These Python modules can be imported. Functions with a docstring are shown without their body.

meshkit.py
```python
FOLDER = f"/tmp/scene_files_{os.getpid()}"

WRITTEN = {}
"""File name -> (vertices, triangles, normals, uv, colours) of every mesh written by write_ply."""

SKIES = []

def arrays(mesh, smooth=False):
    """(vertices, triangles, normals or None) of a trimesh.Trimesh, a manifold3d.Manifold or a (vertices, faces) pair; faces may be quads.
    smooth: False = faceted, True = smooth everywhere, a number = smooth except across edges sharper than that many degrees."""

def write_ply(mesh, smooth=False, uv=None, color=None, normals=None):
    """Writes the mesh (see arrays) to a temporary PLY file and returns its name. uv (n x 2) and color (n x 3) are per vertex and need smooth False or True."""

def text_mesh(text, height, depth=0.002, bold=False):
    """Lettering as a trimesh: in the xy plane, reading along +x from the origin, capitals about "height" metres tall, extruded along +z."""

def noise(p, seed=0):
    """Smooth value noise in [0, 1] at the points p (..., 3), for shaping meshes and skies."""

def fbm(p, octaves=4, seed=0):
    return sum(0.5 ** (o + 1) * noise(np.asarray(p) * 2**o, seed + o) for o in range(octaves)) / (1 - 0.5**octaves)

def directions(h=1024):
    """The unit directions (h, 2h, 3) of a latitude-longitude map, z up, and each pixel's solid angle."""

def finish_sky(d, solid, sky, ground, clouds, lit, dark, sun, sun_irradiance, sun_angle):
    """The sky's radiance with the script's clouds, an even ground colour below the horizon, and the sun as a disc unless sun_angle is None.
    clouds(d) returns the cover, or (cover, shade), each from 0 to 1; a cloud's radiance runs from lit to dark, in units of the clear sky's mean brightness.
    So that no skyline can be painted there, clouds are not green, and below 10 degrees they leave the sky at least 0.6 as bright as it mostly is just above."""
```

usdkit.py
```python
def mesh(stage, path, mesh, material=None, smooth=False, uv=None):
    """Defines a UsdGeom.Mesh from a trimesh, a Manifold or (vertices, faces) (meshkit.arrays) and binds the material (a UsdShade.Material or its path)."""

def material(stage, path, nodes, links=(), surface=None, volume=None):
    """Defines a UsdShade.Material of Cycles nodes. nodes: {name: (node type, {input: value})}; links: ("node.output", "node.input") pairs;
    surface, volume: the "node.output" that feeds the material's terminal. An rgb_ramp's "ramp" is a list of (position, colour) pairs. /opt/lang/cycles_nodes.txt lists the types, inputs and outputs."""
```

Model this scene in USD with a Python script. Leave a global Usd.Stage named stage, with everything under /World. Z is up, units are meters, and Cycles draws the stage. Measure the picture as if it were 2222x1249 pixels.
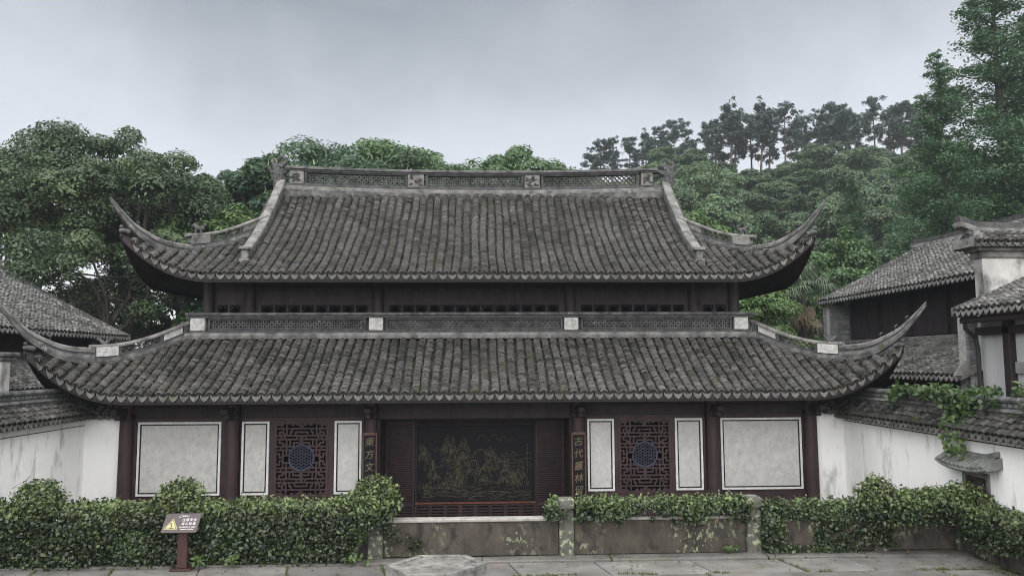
import math, json
import numpy as np, trimesh, usdkit, meshkit
from pxr import Usd, UsdGeom, UsdLux, UsdShade, Sdf, Gf, Vt

stage = Usd.Stage.CreateInMemory()
UsdGeom.SetStageUpAxis(stage, 'Z'); UsdGeom.SetStageMetersPerUnit(stage, 1.0)
UsdGeom.Xform.Define(stage, '/World'); UsdGeom.Scope.Define(stage, '/World/Looks')
rng = np.random.default_rng(7)

# ------------------------------------------------------------------ camera
FPX = 1700.0; YAW = math.radians(2.5); PITCH = math.atan(161 / FPX); ROLL = math.radians(0.26)
EYE = np.array([0, 0, 3.54])
fw = np.array([math.sin(YAW) * math.cos(PITCH), math.cos(YAW) * math.cos(PITCH), math.sin(PITCH)])
_r = np.array([math.cos(YAW), -math.sin(YAW), 0]); _u = np.cross(_r, fw)
rt = _r * math.cos(ROLL) - _u * math.sin(ROLL); up = _u * math.cos(ROLL) + _r * math.sin(ROLL)
cam = UsdGeom.Camera.Define(stage, '/World/camera')
cam.CreateHorizontalApertureAttr(36.0); cam.CreateVerticalApertureAttr(36.0 * 575 / 1024)
cam.CreateFocalLengthAttr(36.0 * FPX / 2222); cam.CreateFStopAttr(0.0)
cam.CreateClippingRangeAttr((0.1, 3000.0))
m4 = np.eye(4); m4[0, :3] = rt; m4[1, :3] = up; m4[2, :3] = -fw; m4[3, :3] = EYE
cam.AddTransformOp().Set(Gf.Matrix4d(*m4.ravel().tolist()))
cam.CreateExposureAttr(2.4)

# ------------------------------------------------------------------ sky (overcast) and veiled sun
SUN_AZ, SUN_EL = math.radians(184), math.radians(50)      # behind the camera, high
sd = np.array([math.sin(SUN_AZ) * math.cos(SUN_EL), math.cos(SUN_AZ) * math.cos(SUN_EL), math.sin(SUN_EL)])
STR = 0.1
SKYOFF = (3.7, 1.1, 2.2)
def g3(v, t=(0.97, 1.0, 1.05)): return tuple(v * k / STR for k in t)
dome_mat = usdkit.material(stage, '/World/Looks/sky_overcast', {
    'tc': ('texture_coordinate', {}), 'sep': ('separate_xyz', {}),
    'wob': ('noise_texture', {'scale': 1.6, 'detail': 6.0, 'roughness': 0.60}),
    'zz': ('math', {'math_type': 'multiply_add', 'value2': 0.50, 'value3': -0.25}),
    'add': ('math', {'math_type': 'add'}),
    'ramp': ('rgb_ramp', {'ramp': [(0.0, g3(0.160, (1.0, 1, 1.02))), (0.18, g3(0.152, (0.995, 1, 1.025))), (0.28, g3(0.128, (0.985, 1, 1.03))), (0.37, g3(0.094, (.965, 1.0, 1.03))), (0.47, g3(0.064, (.95, 1.0, 1.035))),
                                   (0.62, g3(0.092, (.97, 1.0, 1.03))), (1.0, g3(0.14, (.98, 1.0, 1.03)))]}),
    'mp': ('mapping', {'location': SKYOFF}),
    'sky': ('sky_texture', {'sky_type': 'single_scattering', 'sun_disc': False, 'sun_elevation': SUN_EL, 'sun_rotation': SUN_AZ}),
    'mix': ('mix_color', {'fac': 0.94}),
    'bg': ('background_shader', {'strength': STR}),
}, [('tc.generated', 'sep.vector'), ('tc.generated', 'mp.vector'), ('mp.vector', 'wob.vector'), ('wob.fac', 'zz.value1'), ('zz.value', 'add.value1'), ('sep.z', 'add.value2'), ('add.value', 'ramp.fac'),
    ('sky.color', 'mix.a'), ('ramp.color', 'mix.b'), ('mix.result', 'bg.color')], surface='bg.background')
dome = UsdLux.DomeLight.Define(stage, '/World/sky'); dome.CreateIntensityAttr(1.0)
UsdShade.MaterialBindingAPI.Apply(dome.GetPrim()).Bind(dome_mat)
dome.GetPrim().SetCustomDataByKey('kind', 'structure')
sun = UsdLux.DistantLight.Define(stage, '/World/sun'); sun.CreateIntensityAttr(0.34); sun.CreateAngleAttr(120)
sun.CreateNormalizeAttr(True); sun.CreateColorAttr(Gf.Vec3f(1.0, 0.97, 0.93))
zax = sd; xax = np.cross([0, 0, 1.0], zax); xax /= np.linalg.norm(xax); yax = np.cross(zax, xax)
ms = np.eye(4); ms[0, :3] = xax; ms[1, :3] = yax; ms[2, :3] = zax
sun.AddTransformOp().Set(Gf.Matrix4d(*ms.ravel().tolist()))

# ------------------------------------------------------------------ helpers
_names, ORG = {}, {'/World': np.zeros(3)}
def uniq(parent, name):
    k = parent + '/' + name; n = _names.get(k, 0); _names[k] = n + 1
    return k if n == 0 else f'{k}_{n:03d}'
def keys(p, **kw):
    for k, v in kw.items():
        if v: p.SetCustomDataByKey({'cat': 'category'}.get(k, k), v)
def thing(name, label, cat, loc=(0, 0, 0), group=None, kind=None):
    path = uniq('/World', name); x = UsdGeom.Xform.Define(stage, path)
    x.AddTranslateOp().Set(Gf.Vec3d(*map(float, loc)))
    keys(x.GetPrim(), label=label, cat=cat, group=group, kind=kind)
    ORG[path] = np.array(loc, float); return path
def dup(root, loc, rotz=0, scale=1.0, label=None, group=None):
    src = stage.GetPrimAtPath(root); was = src.GetCustomData()
    base = root.split('/')[-1]; base = base[:-4] if base[-4:-3] == '_' and base[-3:].isdigit() else base
    path = uniq('/World', base); x = UsdGeom.Xform.Define(stage, path)
    x.AddTranslateOp().Set(Gf.Vec3d(*map(float, loc))); x.AddRotateZOp().Set(float(math.degrees(rotz)))
    s = (scale,) * 3 if np.ndim(scale) == 0 else scale
    x.AddScaleOp().Set(Gf.Vec3f(*map(float, s)))
    x.GetPrim().GetReferences().AddInternalReference(root); x.GetPrim().SetInstanceable(True)
    keys(x.GetPrim(), label=label or was.get('label'), cat=was.get('category'), group=group or was.get('group'))
    return path

_c = np.array([[sx * (1 if a != 0 else 2), sy * (1 if a != 1 else 2), sz * (1 if a != 2 else 2)] for a in range(3) for sx in (-1, 1) for sy in (-1, 1) for sz in (-1, 1)], float)
_h = trimesh.convex.convex_hull(_c); _hv, _hf = np.array(_h.vertices), np.array(_h.faces)
BOXF = np.array([[0, 2, 1], [1, 2, 3], [4, 5, 6], [5, 7, 6], [0, 1, 4], [1, 5, 4], [2, 6, 3], [3, 6, 7], [0, 4, 2], [2, 4, 6], [1, 3, 5], [3, 7, 5]])[:, ::-1]
class MB:
    def __init__(s): s.v, s.f, s.t, s.n = [], [], [], 0
    def add(s, v, f, t=0.5):
        v = np.asarray(v, float); f = np.asarray(f, int)
        if f.shape[1] == 4: f = np.vstack([f[:, [0, 1, 2]], f[:, [0, 2, 3]]])
        s.v.append(v); s.f.append(f + s.n); s.n += len(v)
        s.t.append(np.broadcast_to(np.asarray(t, float), (len(v),)).copy()); return s
    def box(s, x0, x1, y0, y1, z0, z1, b=0.0, t=0.5):
        if b <= 0:
            v = np.array([[x, y, z] for x in (x0, x1) for y in (y0, y1) for z in (z0, z1)], float)
            return s.add(v, BOXF, t)
        c = np.array([(x0 + x1) / 2, (y0 + y1) / 2, (z0 + z1) / 2]); h = np.array([x1 - x0, y1 - y0, z1 - z0]) / 2
        b = min(b, h.min() * 0.6)
        return s.add(c + np.sign(_hv) * np.where(np.abs(_hv) > 1.5, h, h - b), _hf, t)
    def bar(s, p, q, w, d, ref=(0, 0, 1), t=0.5):
        p, q = np.asarray(p, float), np.asarray(q, float); a = q - p; L = np.linalg.norm(a) + 1e-9; a = a / L
        r = np.asarray(ref, float); r = r - a * (r @ a)
        if np.linalg.norm(r) < 1e-4: r = np.array([1.0, 0, 0]) - a * a[0]
        r /= np.linalg.norm(r); k = np.cross(a, r)
        v = np.array([c + r * (i * d / 2) + k * (j * w / 2) for c in (p, q) for i in (-1, 1) for j in (-1, 1)])
        f = np.array([[0, 1, 2], [1, 3, 2], [4, 6, 5], [5, 6, 7], [0, 4, 1], [1, 4, 5], [2, 3, 6], [3, 7, 6], [0, 2, 4], [2, 6, 4], [1, 5, 3], [3, 5, 7]])
        return s.add(v, f, t)
    def tube(s, path, radii, sides=8, t=0.5):
        p = np.asarray(path, float); n = len(p); tg = np.gradient(p, axis=0); tg /= np.linalg.norm(tg, axis=1, keepdims=True) + 1e-12
        ref = np.array([0, 0, 1.0]) if abs(tg[:, 2]).mean() < 0.8 else np.array([1.0, 0, 0])
        a = np.cross(tg, ref); a /= np.linalg.norm(a, axis=1, keepdims=True) + 1e-12; b = np.cross(a, tg)
        an = np.arange(sides) * 2 * np.pi / sides; r = np.broadcast_to(radii, (n,))
        v = p[:, None] + r[:, None, None] * (np.cos(an)[None, :, None] * a[:, None] + np.sin(an)[None, :, None] * b[:, None])
        i, j = np.meshgrid(np.arange(n - 1), np.arange(sides), indexing='ij')
        q = np.stack([i * sides + j, (i + 1) * sides + j, (i + 1) * sides + (j + 1) % sides, i * sides + (j + 1) % sides], -1).reshape(-1, 4)
        vv = np.vstack([v.reshape(-1, 3), p[:1], p[-1:]]); c0, c1 = n * sides, n * sides + 1
        caps = [[c0, (k + 1) % sides, k] for k in range(sides)] + [[c1, (n - 1) * sides + k, (n - 1) * sides + (k + 1) % sides] for k in range(sides)]
        return s.add(vv, np.vstack([q[:, [0, 2, 1]], q[:, [0, 3, 2]], np.array(caps)])[:, ::-1], t)
    def section(s, path, prof, side=None, t=0.5):
        """sweeps a closed profile [(across, up), ...] along a path; prof may be one profile or one per point; side: unit 'across' vectors."""
        p = np.asarray(path, float); n = len(p); pr = np.asarray(prof, float)
        if pr.ndim == 2: pr = np.broadcast_to(pr, (n,) + pr.shape)
        m = pr.shape[1]
        if side is None:
            tg = np.gradient(p, axis=0); tg[:, 2] = 0; tg /= np.linalg.norm(tg, axis=1, keepdims=True) + 1e-12
            side = np.stack([tg[:, 1], -tg[:, 0], 0 * tg[:, 0]], 1)
        side = np.broadcast_to(side, (n, 3))
        v = p[:, None] + side[:, None] * pr[:, :, :1] + np.array([0, 0, 1.0]) * pr[:, :, 1:2]
        i, j = np.meshgrid(np.arange(n - 1), np.arange(m), indexing='ij')
        q = np.stack([i * m + j, i * m + (j + 1) % m, (i + 1) * m + (j + 1) % m, (i + 1) * m + j], -1).reshape(-1, 4)
        caps = [[0, k + 1, k] for k in range(1, m - 1)] + [[(n - 1) * m, (n - 1) * m + k, (n - 1) * m + k + 1] for k in range(1, m - 1)]
        return s.outward(v.reshape(-1, 3), np.vstack([q[:, [0, 1, 2]], q[:, [0, 2, 3]], np.array(caps)]), t)
    def outward(s, v, f, t):
        a, b, c = (v[f[:, k]] - v.mean(0) for k in range(3)); return s.add(v, f if np.einsum('ij,ij->', a, np.cross(b, c)) >= 0 else f[:, ::-1], t)
    def extrude(s, poly, fn, d, t=0.5):
        """a shapely polygon or list of points in (a, b), extruded by d along the third axis of fn(a, b, c) -> xyz"""
        from shapely.geometry import Polygon
        if not hasattr(poly, 'exterior'): poly = Polygon(poly)
        for g in getattr(poly, 'geoms', [poly]):
            m = trimesh.creation.extrude_polygon(g, d, engine='earcut')
            v = np.array(m.vertices); s.outward(fn(v[:, 0], v[:, 1], v[:, 2]), np.array(m.faces), t)
        return s
    def mesh(s, m, t=0.5): return s.add(np.array(m.vertices), np.array(m.faces), t)
    def build(s, name, mat, parent='/World', label=None, cat=None, group=None, kind=None, smooth=False):
        path = uniq(parent, name)
        o = next(ORG[p] for p in (parent, parent.rsplit('/', 1)[0], parent.rsplit('/', 2)[0]) if p in ORG)
        v = np.vstack(s.v) - o; f = np.vstack(s.f); t = np.concatenate(s.t)
        if smooth and smooth is not True:
            tm = trimesh.Trimesh(v, f, process=False); tm.vertex_attributes['t'] = t
            vv, ff, nn = meshkit.arrays((v, f), smooth)
            m = usdkit.mesh(stage, path, (v, f), MAT[mat], smooth=smooth); t = None
        else:
            m = usdkit.mesh(stage, path, (v, f), MAT[mat], smooth=smooth)
        if t is not None:
            pv = UsdGeom.PrimvarsAPI(m).CreatePrimvar('tone', Sdf.ValueTypeNames.FloatArray, 'vertex')
            pv.Set(Vt.FloatArray.FromNumpy(t.astype(np.float32)))
        keys(m.GetPrim(), label=label, cat=cat, group=group, kind=kind)
        ORG[path] = o; return path

# ------------------------------------------------------------------ materials
MAT = {}
def mat(name, c1, c2, scale=3.0, rough=0.8, bump=0.25, bscale=None, bdist=0.02, tone=None, spec=0.35, stretch=(1, 1, 1), patch=None, patch2=None, detail=5.0, lo=0.35, hi=0.65, object_space=False):
    """two colours mixed by noise; tone=(dark, light): multiplies by the mesh's tone; patch=(colour, scale, threshold, softness): a third colour in blots"""
    n = {'geo': ('geometry', {}), 'map': ('mapping', {'scale': stretch}), 'n': ('noise_texture', {'scale': scale, 'detail': detail, 'roughness': 0.6}),
         'r': ('rgb_ramp', {'ramp': [(lo, c1), (hi, c2)]}), 'p': ('principled_bsdf', {'roughness': rough, 'specular_ior_level': spec})}
    l = [('geo.position', 'map.vector'), ('map.vector', 'n.vector'), ('n.fac', 'r.fac')]
    if object_space:
        n['tc'] = ('texture_coordinate', {}); l[0] = ('tc.object', 'map.vector')
    col = 'r.color'
    if tone:
        n['at'] = ('attribute', {'attribute': 'tone'}); n['tr'] = ('rgb_ramp', {'ramp': [(0, (tone[0],) * 3), (1, (tone[1],) * 3)]})
        n['tm'] = ('mix_color', {'blend_type': 'multiply', 'fac': 1.0, 'use_clamp': False})
        l += [('at.fac', 'tr.fac'), (col, 'tm.a'), ('tr.color', 'tm.b')]; col = 'tm.result'
    for i, pt in enumerate((patch, patch2)):
        if pt:
            c, sc, th, so = pt[:4]
            n[f'pn{i}'] = ('noise_texture', {'scale': sc, 'detail': 6.0, 'roughness': 0.62}); n[f'pr{i}'] = ('rgb_ramp', {'ramp': [(th, (0, 0, 0)), (min(th + so, 1), (1, 1, 1))]})
            n[f'pm{i}'] = ('mix_color', {'b': c})
            l += [('map.vector', f'pn{i}.vector'), (f'pn{i}.fac', f'pr{i}.fac')]
            if len(pt) > 4:      # masked by a second, larger noise
                n[f'qn{i}'] = ('noise_texture', {'scale': pt[4], 'detail': 2.0}); n[f'qr{i}'] = ('rgb_ramp', {'ramp': [(pt[5], (0, 0, 0)), (pt[5] + 0.1, (1, 1, 1))]})
                n[f'qm{i}'] = ('mix_color', {'blend_type': 'multiply', 'fac': 1.0})
                l += [('geo.position', f'qn{i}.vector'), (f'qn{i}.fac', f'qr{i}.fac'), (f'pr{i}.color', f'qm{i}.a'), (f'qr{i}.color', f'qm{i}.b'), (f'qm{i}.result', f'pm{i}.fac')]
            else: l += [(f'pr{i}.color', f'pm{i}.fac')]
            l += [(col, f'pm{i}.a')]; col = f'pm{i}.result'
    l.append((col, 'p.base_color'))
    if bump:
        n['bn'] = ('noise_texture', {'scale': bscale or scale * 5, 'detail': 4.0}); n['b'] = ('bump', {'strength': bump, 'distance': bdist})
        l += [('map.vector', 'bn.vector'), ('bn.fac', 'b.height'), ('b.normal', 'p.normal')]
    MAT[name] = usdkit.material(stage, '/World/Looks/' + name, n, l, surface='p.BSDF'); return name
def leafmat(name, dark, light, trans=0.25, rough=0.42, spec=0.5, nscale=0.35, vary=0.25, inst=0.0):
    n = {'at': ('attribute', {'attribute': 'tone'}), 'r': ('rgb_ramp', {'ramp': [(0.0, dark), (0.55, tuple((a + b) / 2 for a, b in zip(dark, light))), (1.0, light)]}),
         'geo': ('geometry', {}), 'n': ('noise_texture', {'scale': nscale, 'detail': 3.0}), 'nr': ('map_range', {'from_min': 0.3, 'from_max': 0.7, 'to_min': 1 - vary, 'to_max': 1 + vary}),
         'hs': ('hsv', {'saturation': 1.0}), 'oi': ('object_info', {}), 'om': ('map_range', {'from_min': 0.0, 'from_max': 1.0, 'to_min': 1 - inst, 'to_max': 1 + inst}), 'vm': ('math', {'math_type': 'multiply'}), 'p': ('principled_bsdf', {'roughness': rough, 'specular_ior_level': spec}), 'tl': ('translucent_bsdf', {}), 'm': ('mix_closure', {'fac': trans})}
    l = [('at.fac', 'r.fac'), ('geo.position', 'n.vector'), ('n.fac', 'nr.value'), ('r.color', 'hs.color'), ('nr.result', 'vm.value1'), ('oi.random', 'om.value'), ('om.result', 'vm.value2'), ('vm.value', 'hs.value'), ('hs.color', 'p.base_color'), ('hs.color', 'tl.color'), ('p.BSDF', 'm.closure1'), ('tl.BSDF', 'm.closure2')]
    MAT[name] = usdkit.material(stage, '/World/Looks/' + name, n, l, surface='m.closure')

mat('roof_tile', (0.027, 0.027, 0.027), (0.055, 0.054, 0.050), 9, 0.85, 0.4, 60, 0.012, tone=(0.15, 3.0), patch=((0.045, 0.050, 0.024), 2.3, 0.56, 0.12, 0.5, 0.48), patch2=((0.19, 0.185, 0.175), 26, 0.64, 0.06))
mat('far_tile', (0.07, 0.07, 0.071), (0.125, 0.124, 0.12), 7, 0.85, 0.0, tone=(0.25, 2.2))
mat('ridge_stone', (0.040, 0.041, 0.043), (0.135, 0.134, 0.132), 4, 0.88, 0.5, 22, 0.02, detail=8, lo=0.38, hi=0.66, patch=((0.27, 0.27, 0.26), 5.5, 0.62, 0.1), patch2=((0.05, 0.058, 0.03), 3.3, 0.62, 0.1))
mat('ridge_pale', (0.05, 0.05, 0.05), (0.19, 0.187, 0.18), 3.5, 0.88, 0.45, 22, 0.02, detail=8, lo=0.33, hi=0.6, patch=((0.06, 0.06, 0.06), 7, 0.6, 0.1))
mat('ridge_dark', (0.03, 0.031, 0.033), (0.075, 0.075, 0.076), 5, 0.88, 0.4, 25, 0.02)
mat('white_relief', (0.28, 0.28, 0.275), (0.46, 0.46, 0.45), 8, 0.85, 0.8, 24, 0.03, patch=((0.12, 0.12, 0.12), 9, 0.62, 0.06))
mat('white_wall', (0.76, 0.765, 0.77), (0.86, 0.86, 0.855), 0.9, 0.9, 0.2, 25, 0.008, detail=8, patch=((0.44, 0.44, 0.425), 3.4, 0.54, 0.14, 0.55, 0.48), patch2=((0.38, 0.375, 0.35), 1.5, 0.61, 0.10), stretch=(1, 1, 0.28))
mat('stained_wall', (0.30, 0.295, 0.285), (0.50, 0.49, 0.475), 1.3, 0.9, 0.2, 30, 0.01, patch=((0.10, 0.10, 0.10), 1.5, 0.50, 0.14), stretch=(1, 1, 0.6))
mat('panel_plaster', (0.36, 0.36, 0.352), (0.50, 0.50, 0.49), 7, 0.9, 0.35, 40, 0.01, detail=10, lo=0.3, hi=0.66, stretch=(1, 1, 0.8), patch=((0.30, 0.30, 0.292), 34, 0.52, 0.25), patch2=((0.31, 0.31, 0.302), 3.5, 0.55, 0.2))
mat('grey_plaster', (0.30, 0.305, 0.315), (0.40, 0.40, 0.405), 1.3, 0.9, 0.2, 30, 0.01, detail=8, patch=((0.22, 0.22, 0.22), 3, 0.58, 0.14), stretch=(1, 1, 0.3))
mat('white_paint', (0.50, 0.50, 0.51), (0.62, 0.62, 0.62), 6, 0.7, 0.1)
mat('black_paint', (0.012, 0.012, 0.013), (0.022, 0.022, 0.022), 6, 0.6, 0.1)
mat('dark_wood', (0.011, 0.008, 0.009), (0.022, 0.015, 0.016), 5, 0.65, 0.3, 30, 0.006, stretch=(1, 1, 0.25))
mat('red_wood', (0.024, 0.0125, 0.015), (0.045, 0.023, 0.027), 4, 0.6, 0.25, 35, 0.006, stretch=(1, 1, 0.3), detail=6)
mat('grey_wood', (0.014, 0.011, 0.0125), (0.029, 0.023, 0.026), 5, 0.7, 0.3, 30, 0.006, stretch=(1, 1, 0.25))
mat('bright_rail', (0.10, 0.036, 0.022), (0.14, 0.052, 0.032), 8, 0.5, 0.1)
mat('lacquer', (0.005, 0.005, 0.007), (0.009, 0.009, 0.011), 3, 0.6, 0.05, spec=0.15)
mat('gold', (0.045, 0.042, 0.022), (0.15, 0.135, 0.075), 12, 0.5, 0.0)
mat('dull_gold', (0.10, 0.078, 0.05), (0.15, 0.12, 0.075), 12, 0.55, 0.0)
mat('frame_copper', (0.06, 0.032, 0.024), (0.11, 0.062, 0.042), 14, 0.5, 0.1)
mat('blue_paint', (0.030, 0.034, 0.060), (0.048, 0.054, 0.085), 8, 0.6, 0.1)
mat('parapet_stone', (0.032, 0.028, 0.024), (0.078, 0.068, 0.054), 3.5, 0.9, 0.5, 22, 0.015, detail=10, lo=0.3, hi=0.7, stretch=(1, 1, 0.6), patch=((0.022, 0.020, 0.019), 3.4, 0.53, 0.12), patch2=((0.20, 0.22, 0.145), 13, 0.55, 0.03, 0.9, 0.54))
mat('post_stone', (0.055, 0.055, 0.047), (0.115, 0.115, 0.097), 4, 0.9, 0.5, 26, 0.012, detail=8, patch=((0.25, 0.28, 0.19), 11, 0.55, 0.05), patch2=((0.06, 0.06, 0.05), 5, 0.58, 0.1))
mat('parapet_cap', (0.20, 0.19, 0.175), (0.33, 0.32, 0.30), 6, 0.9, 0.3, 30)
mat('slab_stone', (0.085, 0.082, 0.078), (0.158, 0.154, 0.145), 1.6, 0.9, 0.4, 30, 0.006, detail=9, tone=(0.75, 1.25), patch=((0.11, 0.115, 0.085), 2.2, 0.56, 0.12), patch2=((0.165, 0.135, 0.128), 1.1, 0.58, 0.14))
mat('hex_stone', (0.11, 0.107, 0.10), (0.24, 0.235, 0.22), 4.0, 0.88, 0.5, 30, 0.012, detail=10, patch=((0.07, 0.066, 0.06), 6.0, 0.54, 0.14), patch2=((0.36, 0.355, 0.34), 1.7, 0.58, 0.16))
mat('rough_stone', (0.05, 0.047, 0.044), (0.22, 0.21, 0.195), 9, 0.9, 1.0, 18, 0.04, detail=8)
mat('grey_brick', (0.10, 0.105, 0.11), (0.19, 0.19, 0.195), 5, 0.9, 0.4, 40, 0.006, tone=(0.6, 1.4), detail=6)
mat('mortar', (0.24, 0.24, 0.235), (0.34, 0.34, 0.33), 8, 0.95, 0.3)
mat('plinth_stone', (0.14, 0.14, 0.135), (0.22, 0.22, 0.21), 3, 0.9, 0.3)
mat('earth', (0.045, 0.042, 0.030), (0.085, 0.078, 0.055), 1.2, 0.95, 0.4, 12, 0.03, patch=((0.04, 0.055, 0.02), 2.0, 0.5, 0.15))
mat('forest_floor', (0.022, 0.030, 0.014), (0.045, 0.055, 0.024), 0.4, 0.95, 0.0)
mat('bark', (0.022, 0.020, 0.018), (0.050, 0.045, 0.040), 6, 0.9, 0.6, 20, 0.03, stretch=(1, 1, 0.3))
mat('pine_bark', (0.05, 0.04, 0.034), (0.10, 0.08, 0.066), 6, 0.9, 0.4, 20, 0.03, stretch=(1, 1, 0.3))
mat('sign_brown', (0.052, 0.040, 0.042), (0.068, 0.053, 0.055), 4, 0.4, 0.05)
mat('sign_post', (0.035, 0.016, 0.015), (0.055, 0.024, 0.022), 4, 0.55, 0.2)
mat('sign_yellow', (0.40, 0.38, 0.18), (0.44, 0.42, 0.21), 4, 0.5, 0.0)
mat('statue_grey', (0.03, 0.031, 0.033), (0.09, 0.091, 0.092), 12, 0.9, 0.8, 45, 0.02)
mat('glass_dark', (0.02, 0.022, 0.024), (0.03, 0.032, 0.034), 3, 0.15, 0.0, spec=0.5)
mat('canopy_stone', (0.10, 0.108, 0.098), (0.19, 0.197, 0.182), 6, 0.9, 0.4, 30)
mat('dead_frond', (0.055, 0.042, 0.028), (0.115, 0.09, 0.06), 5, 0.9, 0.0)
leafmat('camphor_leaf', (0.022, 0.050, 0.024), (0.105, 0.150, 0.064), nscale=.6, vary=.35)
leafmat('dark_leaf', (0.020, 0.055, 0.028), (0.065, 0.125, 0.052))
leafmat('mid_leaf', (0.034, 0.080, 0.030), (0.110, 0.190, 0.062))
leafmat('bright_leaf', (0.040, 0.090, 0.026), (0.120, 0.190, 0.050))
leafmat('hill_leaf', (0.034, 0.072, 0.036), (0.115, 0.175, 0.075), nscale=0.10, vary=0.35, inst=0.32)
leafmat('pine_leaf', (0.018, 0.036, 0.030), (0.052, 0.086, 0.066), trans=0.1, inst=.25)
leafmat('feather_leaf', (0.028, 0.078, 0.037), (0.100, 0.190, 0.078), inst=.12)
leafmat('hedge_leaf', (0.007, 0.018, 0.007), (0.125, 0.170, 0.056), rough=0.36, spec=0.5, nscale=2.2, vary=0.35, trans=0.14)
leafmat('vine_leaf', (0.024, 0.054, 0.016), (0.100, 0.160, 0.045), nscale=1.2)
leafmat('palm_leaf', (0.030, 0.055, 0.028), (0.085, 0.115, 0.062), trans=0.15)
leafmat('banana_leaf', (0.080, 0.150, 0.035), (0.190, 0.270, 0.080), trans=0.4)
leafmat('grass_blade', (0.045, 0.065, 0.018), (0.150, 0.170, 0.055), nscale=3)
leafmat('catkin', (0.20, 0.22, 0.12), (0.36, 0.37, 0.24))
# ------------------------------------------------------------------ tile roofs
def cover_tpl(R=0.09, L=0.17, th=0.026, lift=0.034, seg=6, flat=0.8):
    a = np.linspace(-1.42, 1.42, seg + 1); k = seg + 1
    def ring(r, t, dn): return np.stack([r * np.sin(a), np.full(k, t), r * np.cos(a) * flat + dn], 1)
    v = np.vstack([ring(R, 0, lift), ring(R * 0.97, L, 0), ring(R, 0, lift), ring(R - th, 0, lift)]); f = []
    for i in range(seg):
        f += [[i, i + 1, k + i + 1], [i, k + i + 1, k + i], [2 * k + i, 3 * k + i, 3 * k + i + 1], [2 * k + i, 3 * k + i + 1, 2 * k + i + 1]]
    t = np.concatenate([np.full(2 * k, -.09), np.full(2 * k, 0.60)])
    return v, np.array(f), t
def pan_tpl(W=0.105, L=0.16, th=0.014, lift=0.012, seg=4):
    a = np.linspace(-1, 1, seg + 1); k = seg + 1
    def ring(t, dn): return np.stack([a * W, np.full(k, t), 0.045 * a * a - 0.03 + dn], 1)
    v = np.vstack([ring(0, lift), ring(L, 0), ring(0, lift), ring(0, lift - th)]); f = []
    for i in range(seg):
        f += [[i, i + 1, k + i + 1], [i, k + i + 1, k + i], [2 * k + i, 3 * k + i, 3 * k + i + 1], [2 * k + i, 3 * k + i + 1, 2 * k + i + 1]]
    return v, np.array(f), np.concatenate([np.full(2 * k, -0.12), np.full(2 * k, 0.1)])
def drip_tpl(s=1.0, d=0.016):
    from shapely.geometry import Polygon
    o = [(-.105, .035), (-.096, -.025), (-.06, -.08), (0, -.128), (.06, -.08), (.096, -.025), (.105, .035), (.055, -.004), (0, -.016), (-.055, -.004)]
    m = trimesh.creation.extrude_polygon(Polygon([(x * s, y * s) for x, y in o]), d, engine='earcut'); v = np.array(m.vertices)
    v = np.stack([v[:, 0], v[:, 2] - 0.02 + 0.16 * v[:, 1], v[:, 1]], 1)
    return v, np.array(m.faces)[:, ::-1], np.full(len(v), 0.12)
def endcap_tpl(R=0.088, flat=0.8, seg=6):
    a = np.linspace(-1.42, 1.42, seg + 1); v = np.vstack([np.stack([R * np.sin(a), np.full(seg + 1, 0.006), R * np.cos(a) * flat + 0.012], 1), [[0, 0.006, 0.0]]])
    return v, np.array([[i, seg + 1, i + 1] for i in range(seg)]), np.full(len(v), -0.25)
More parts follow.
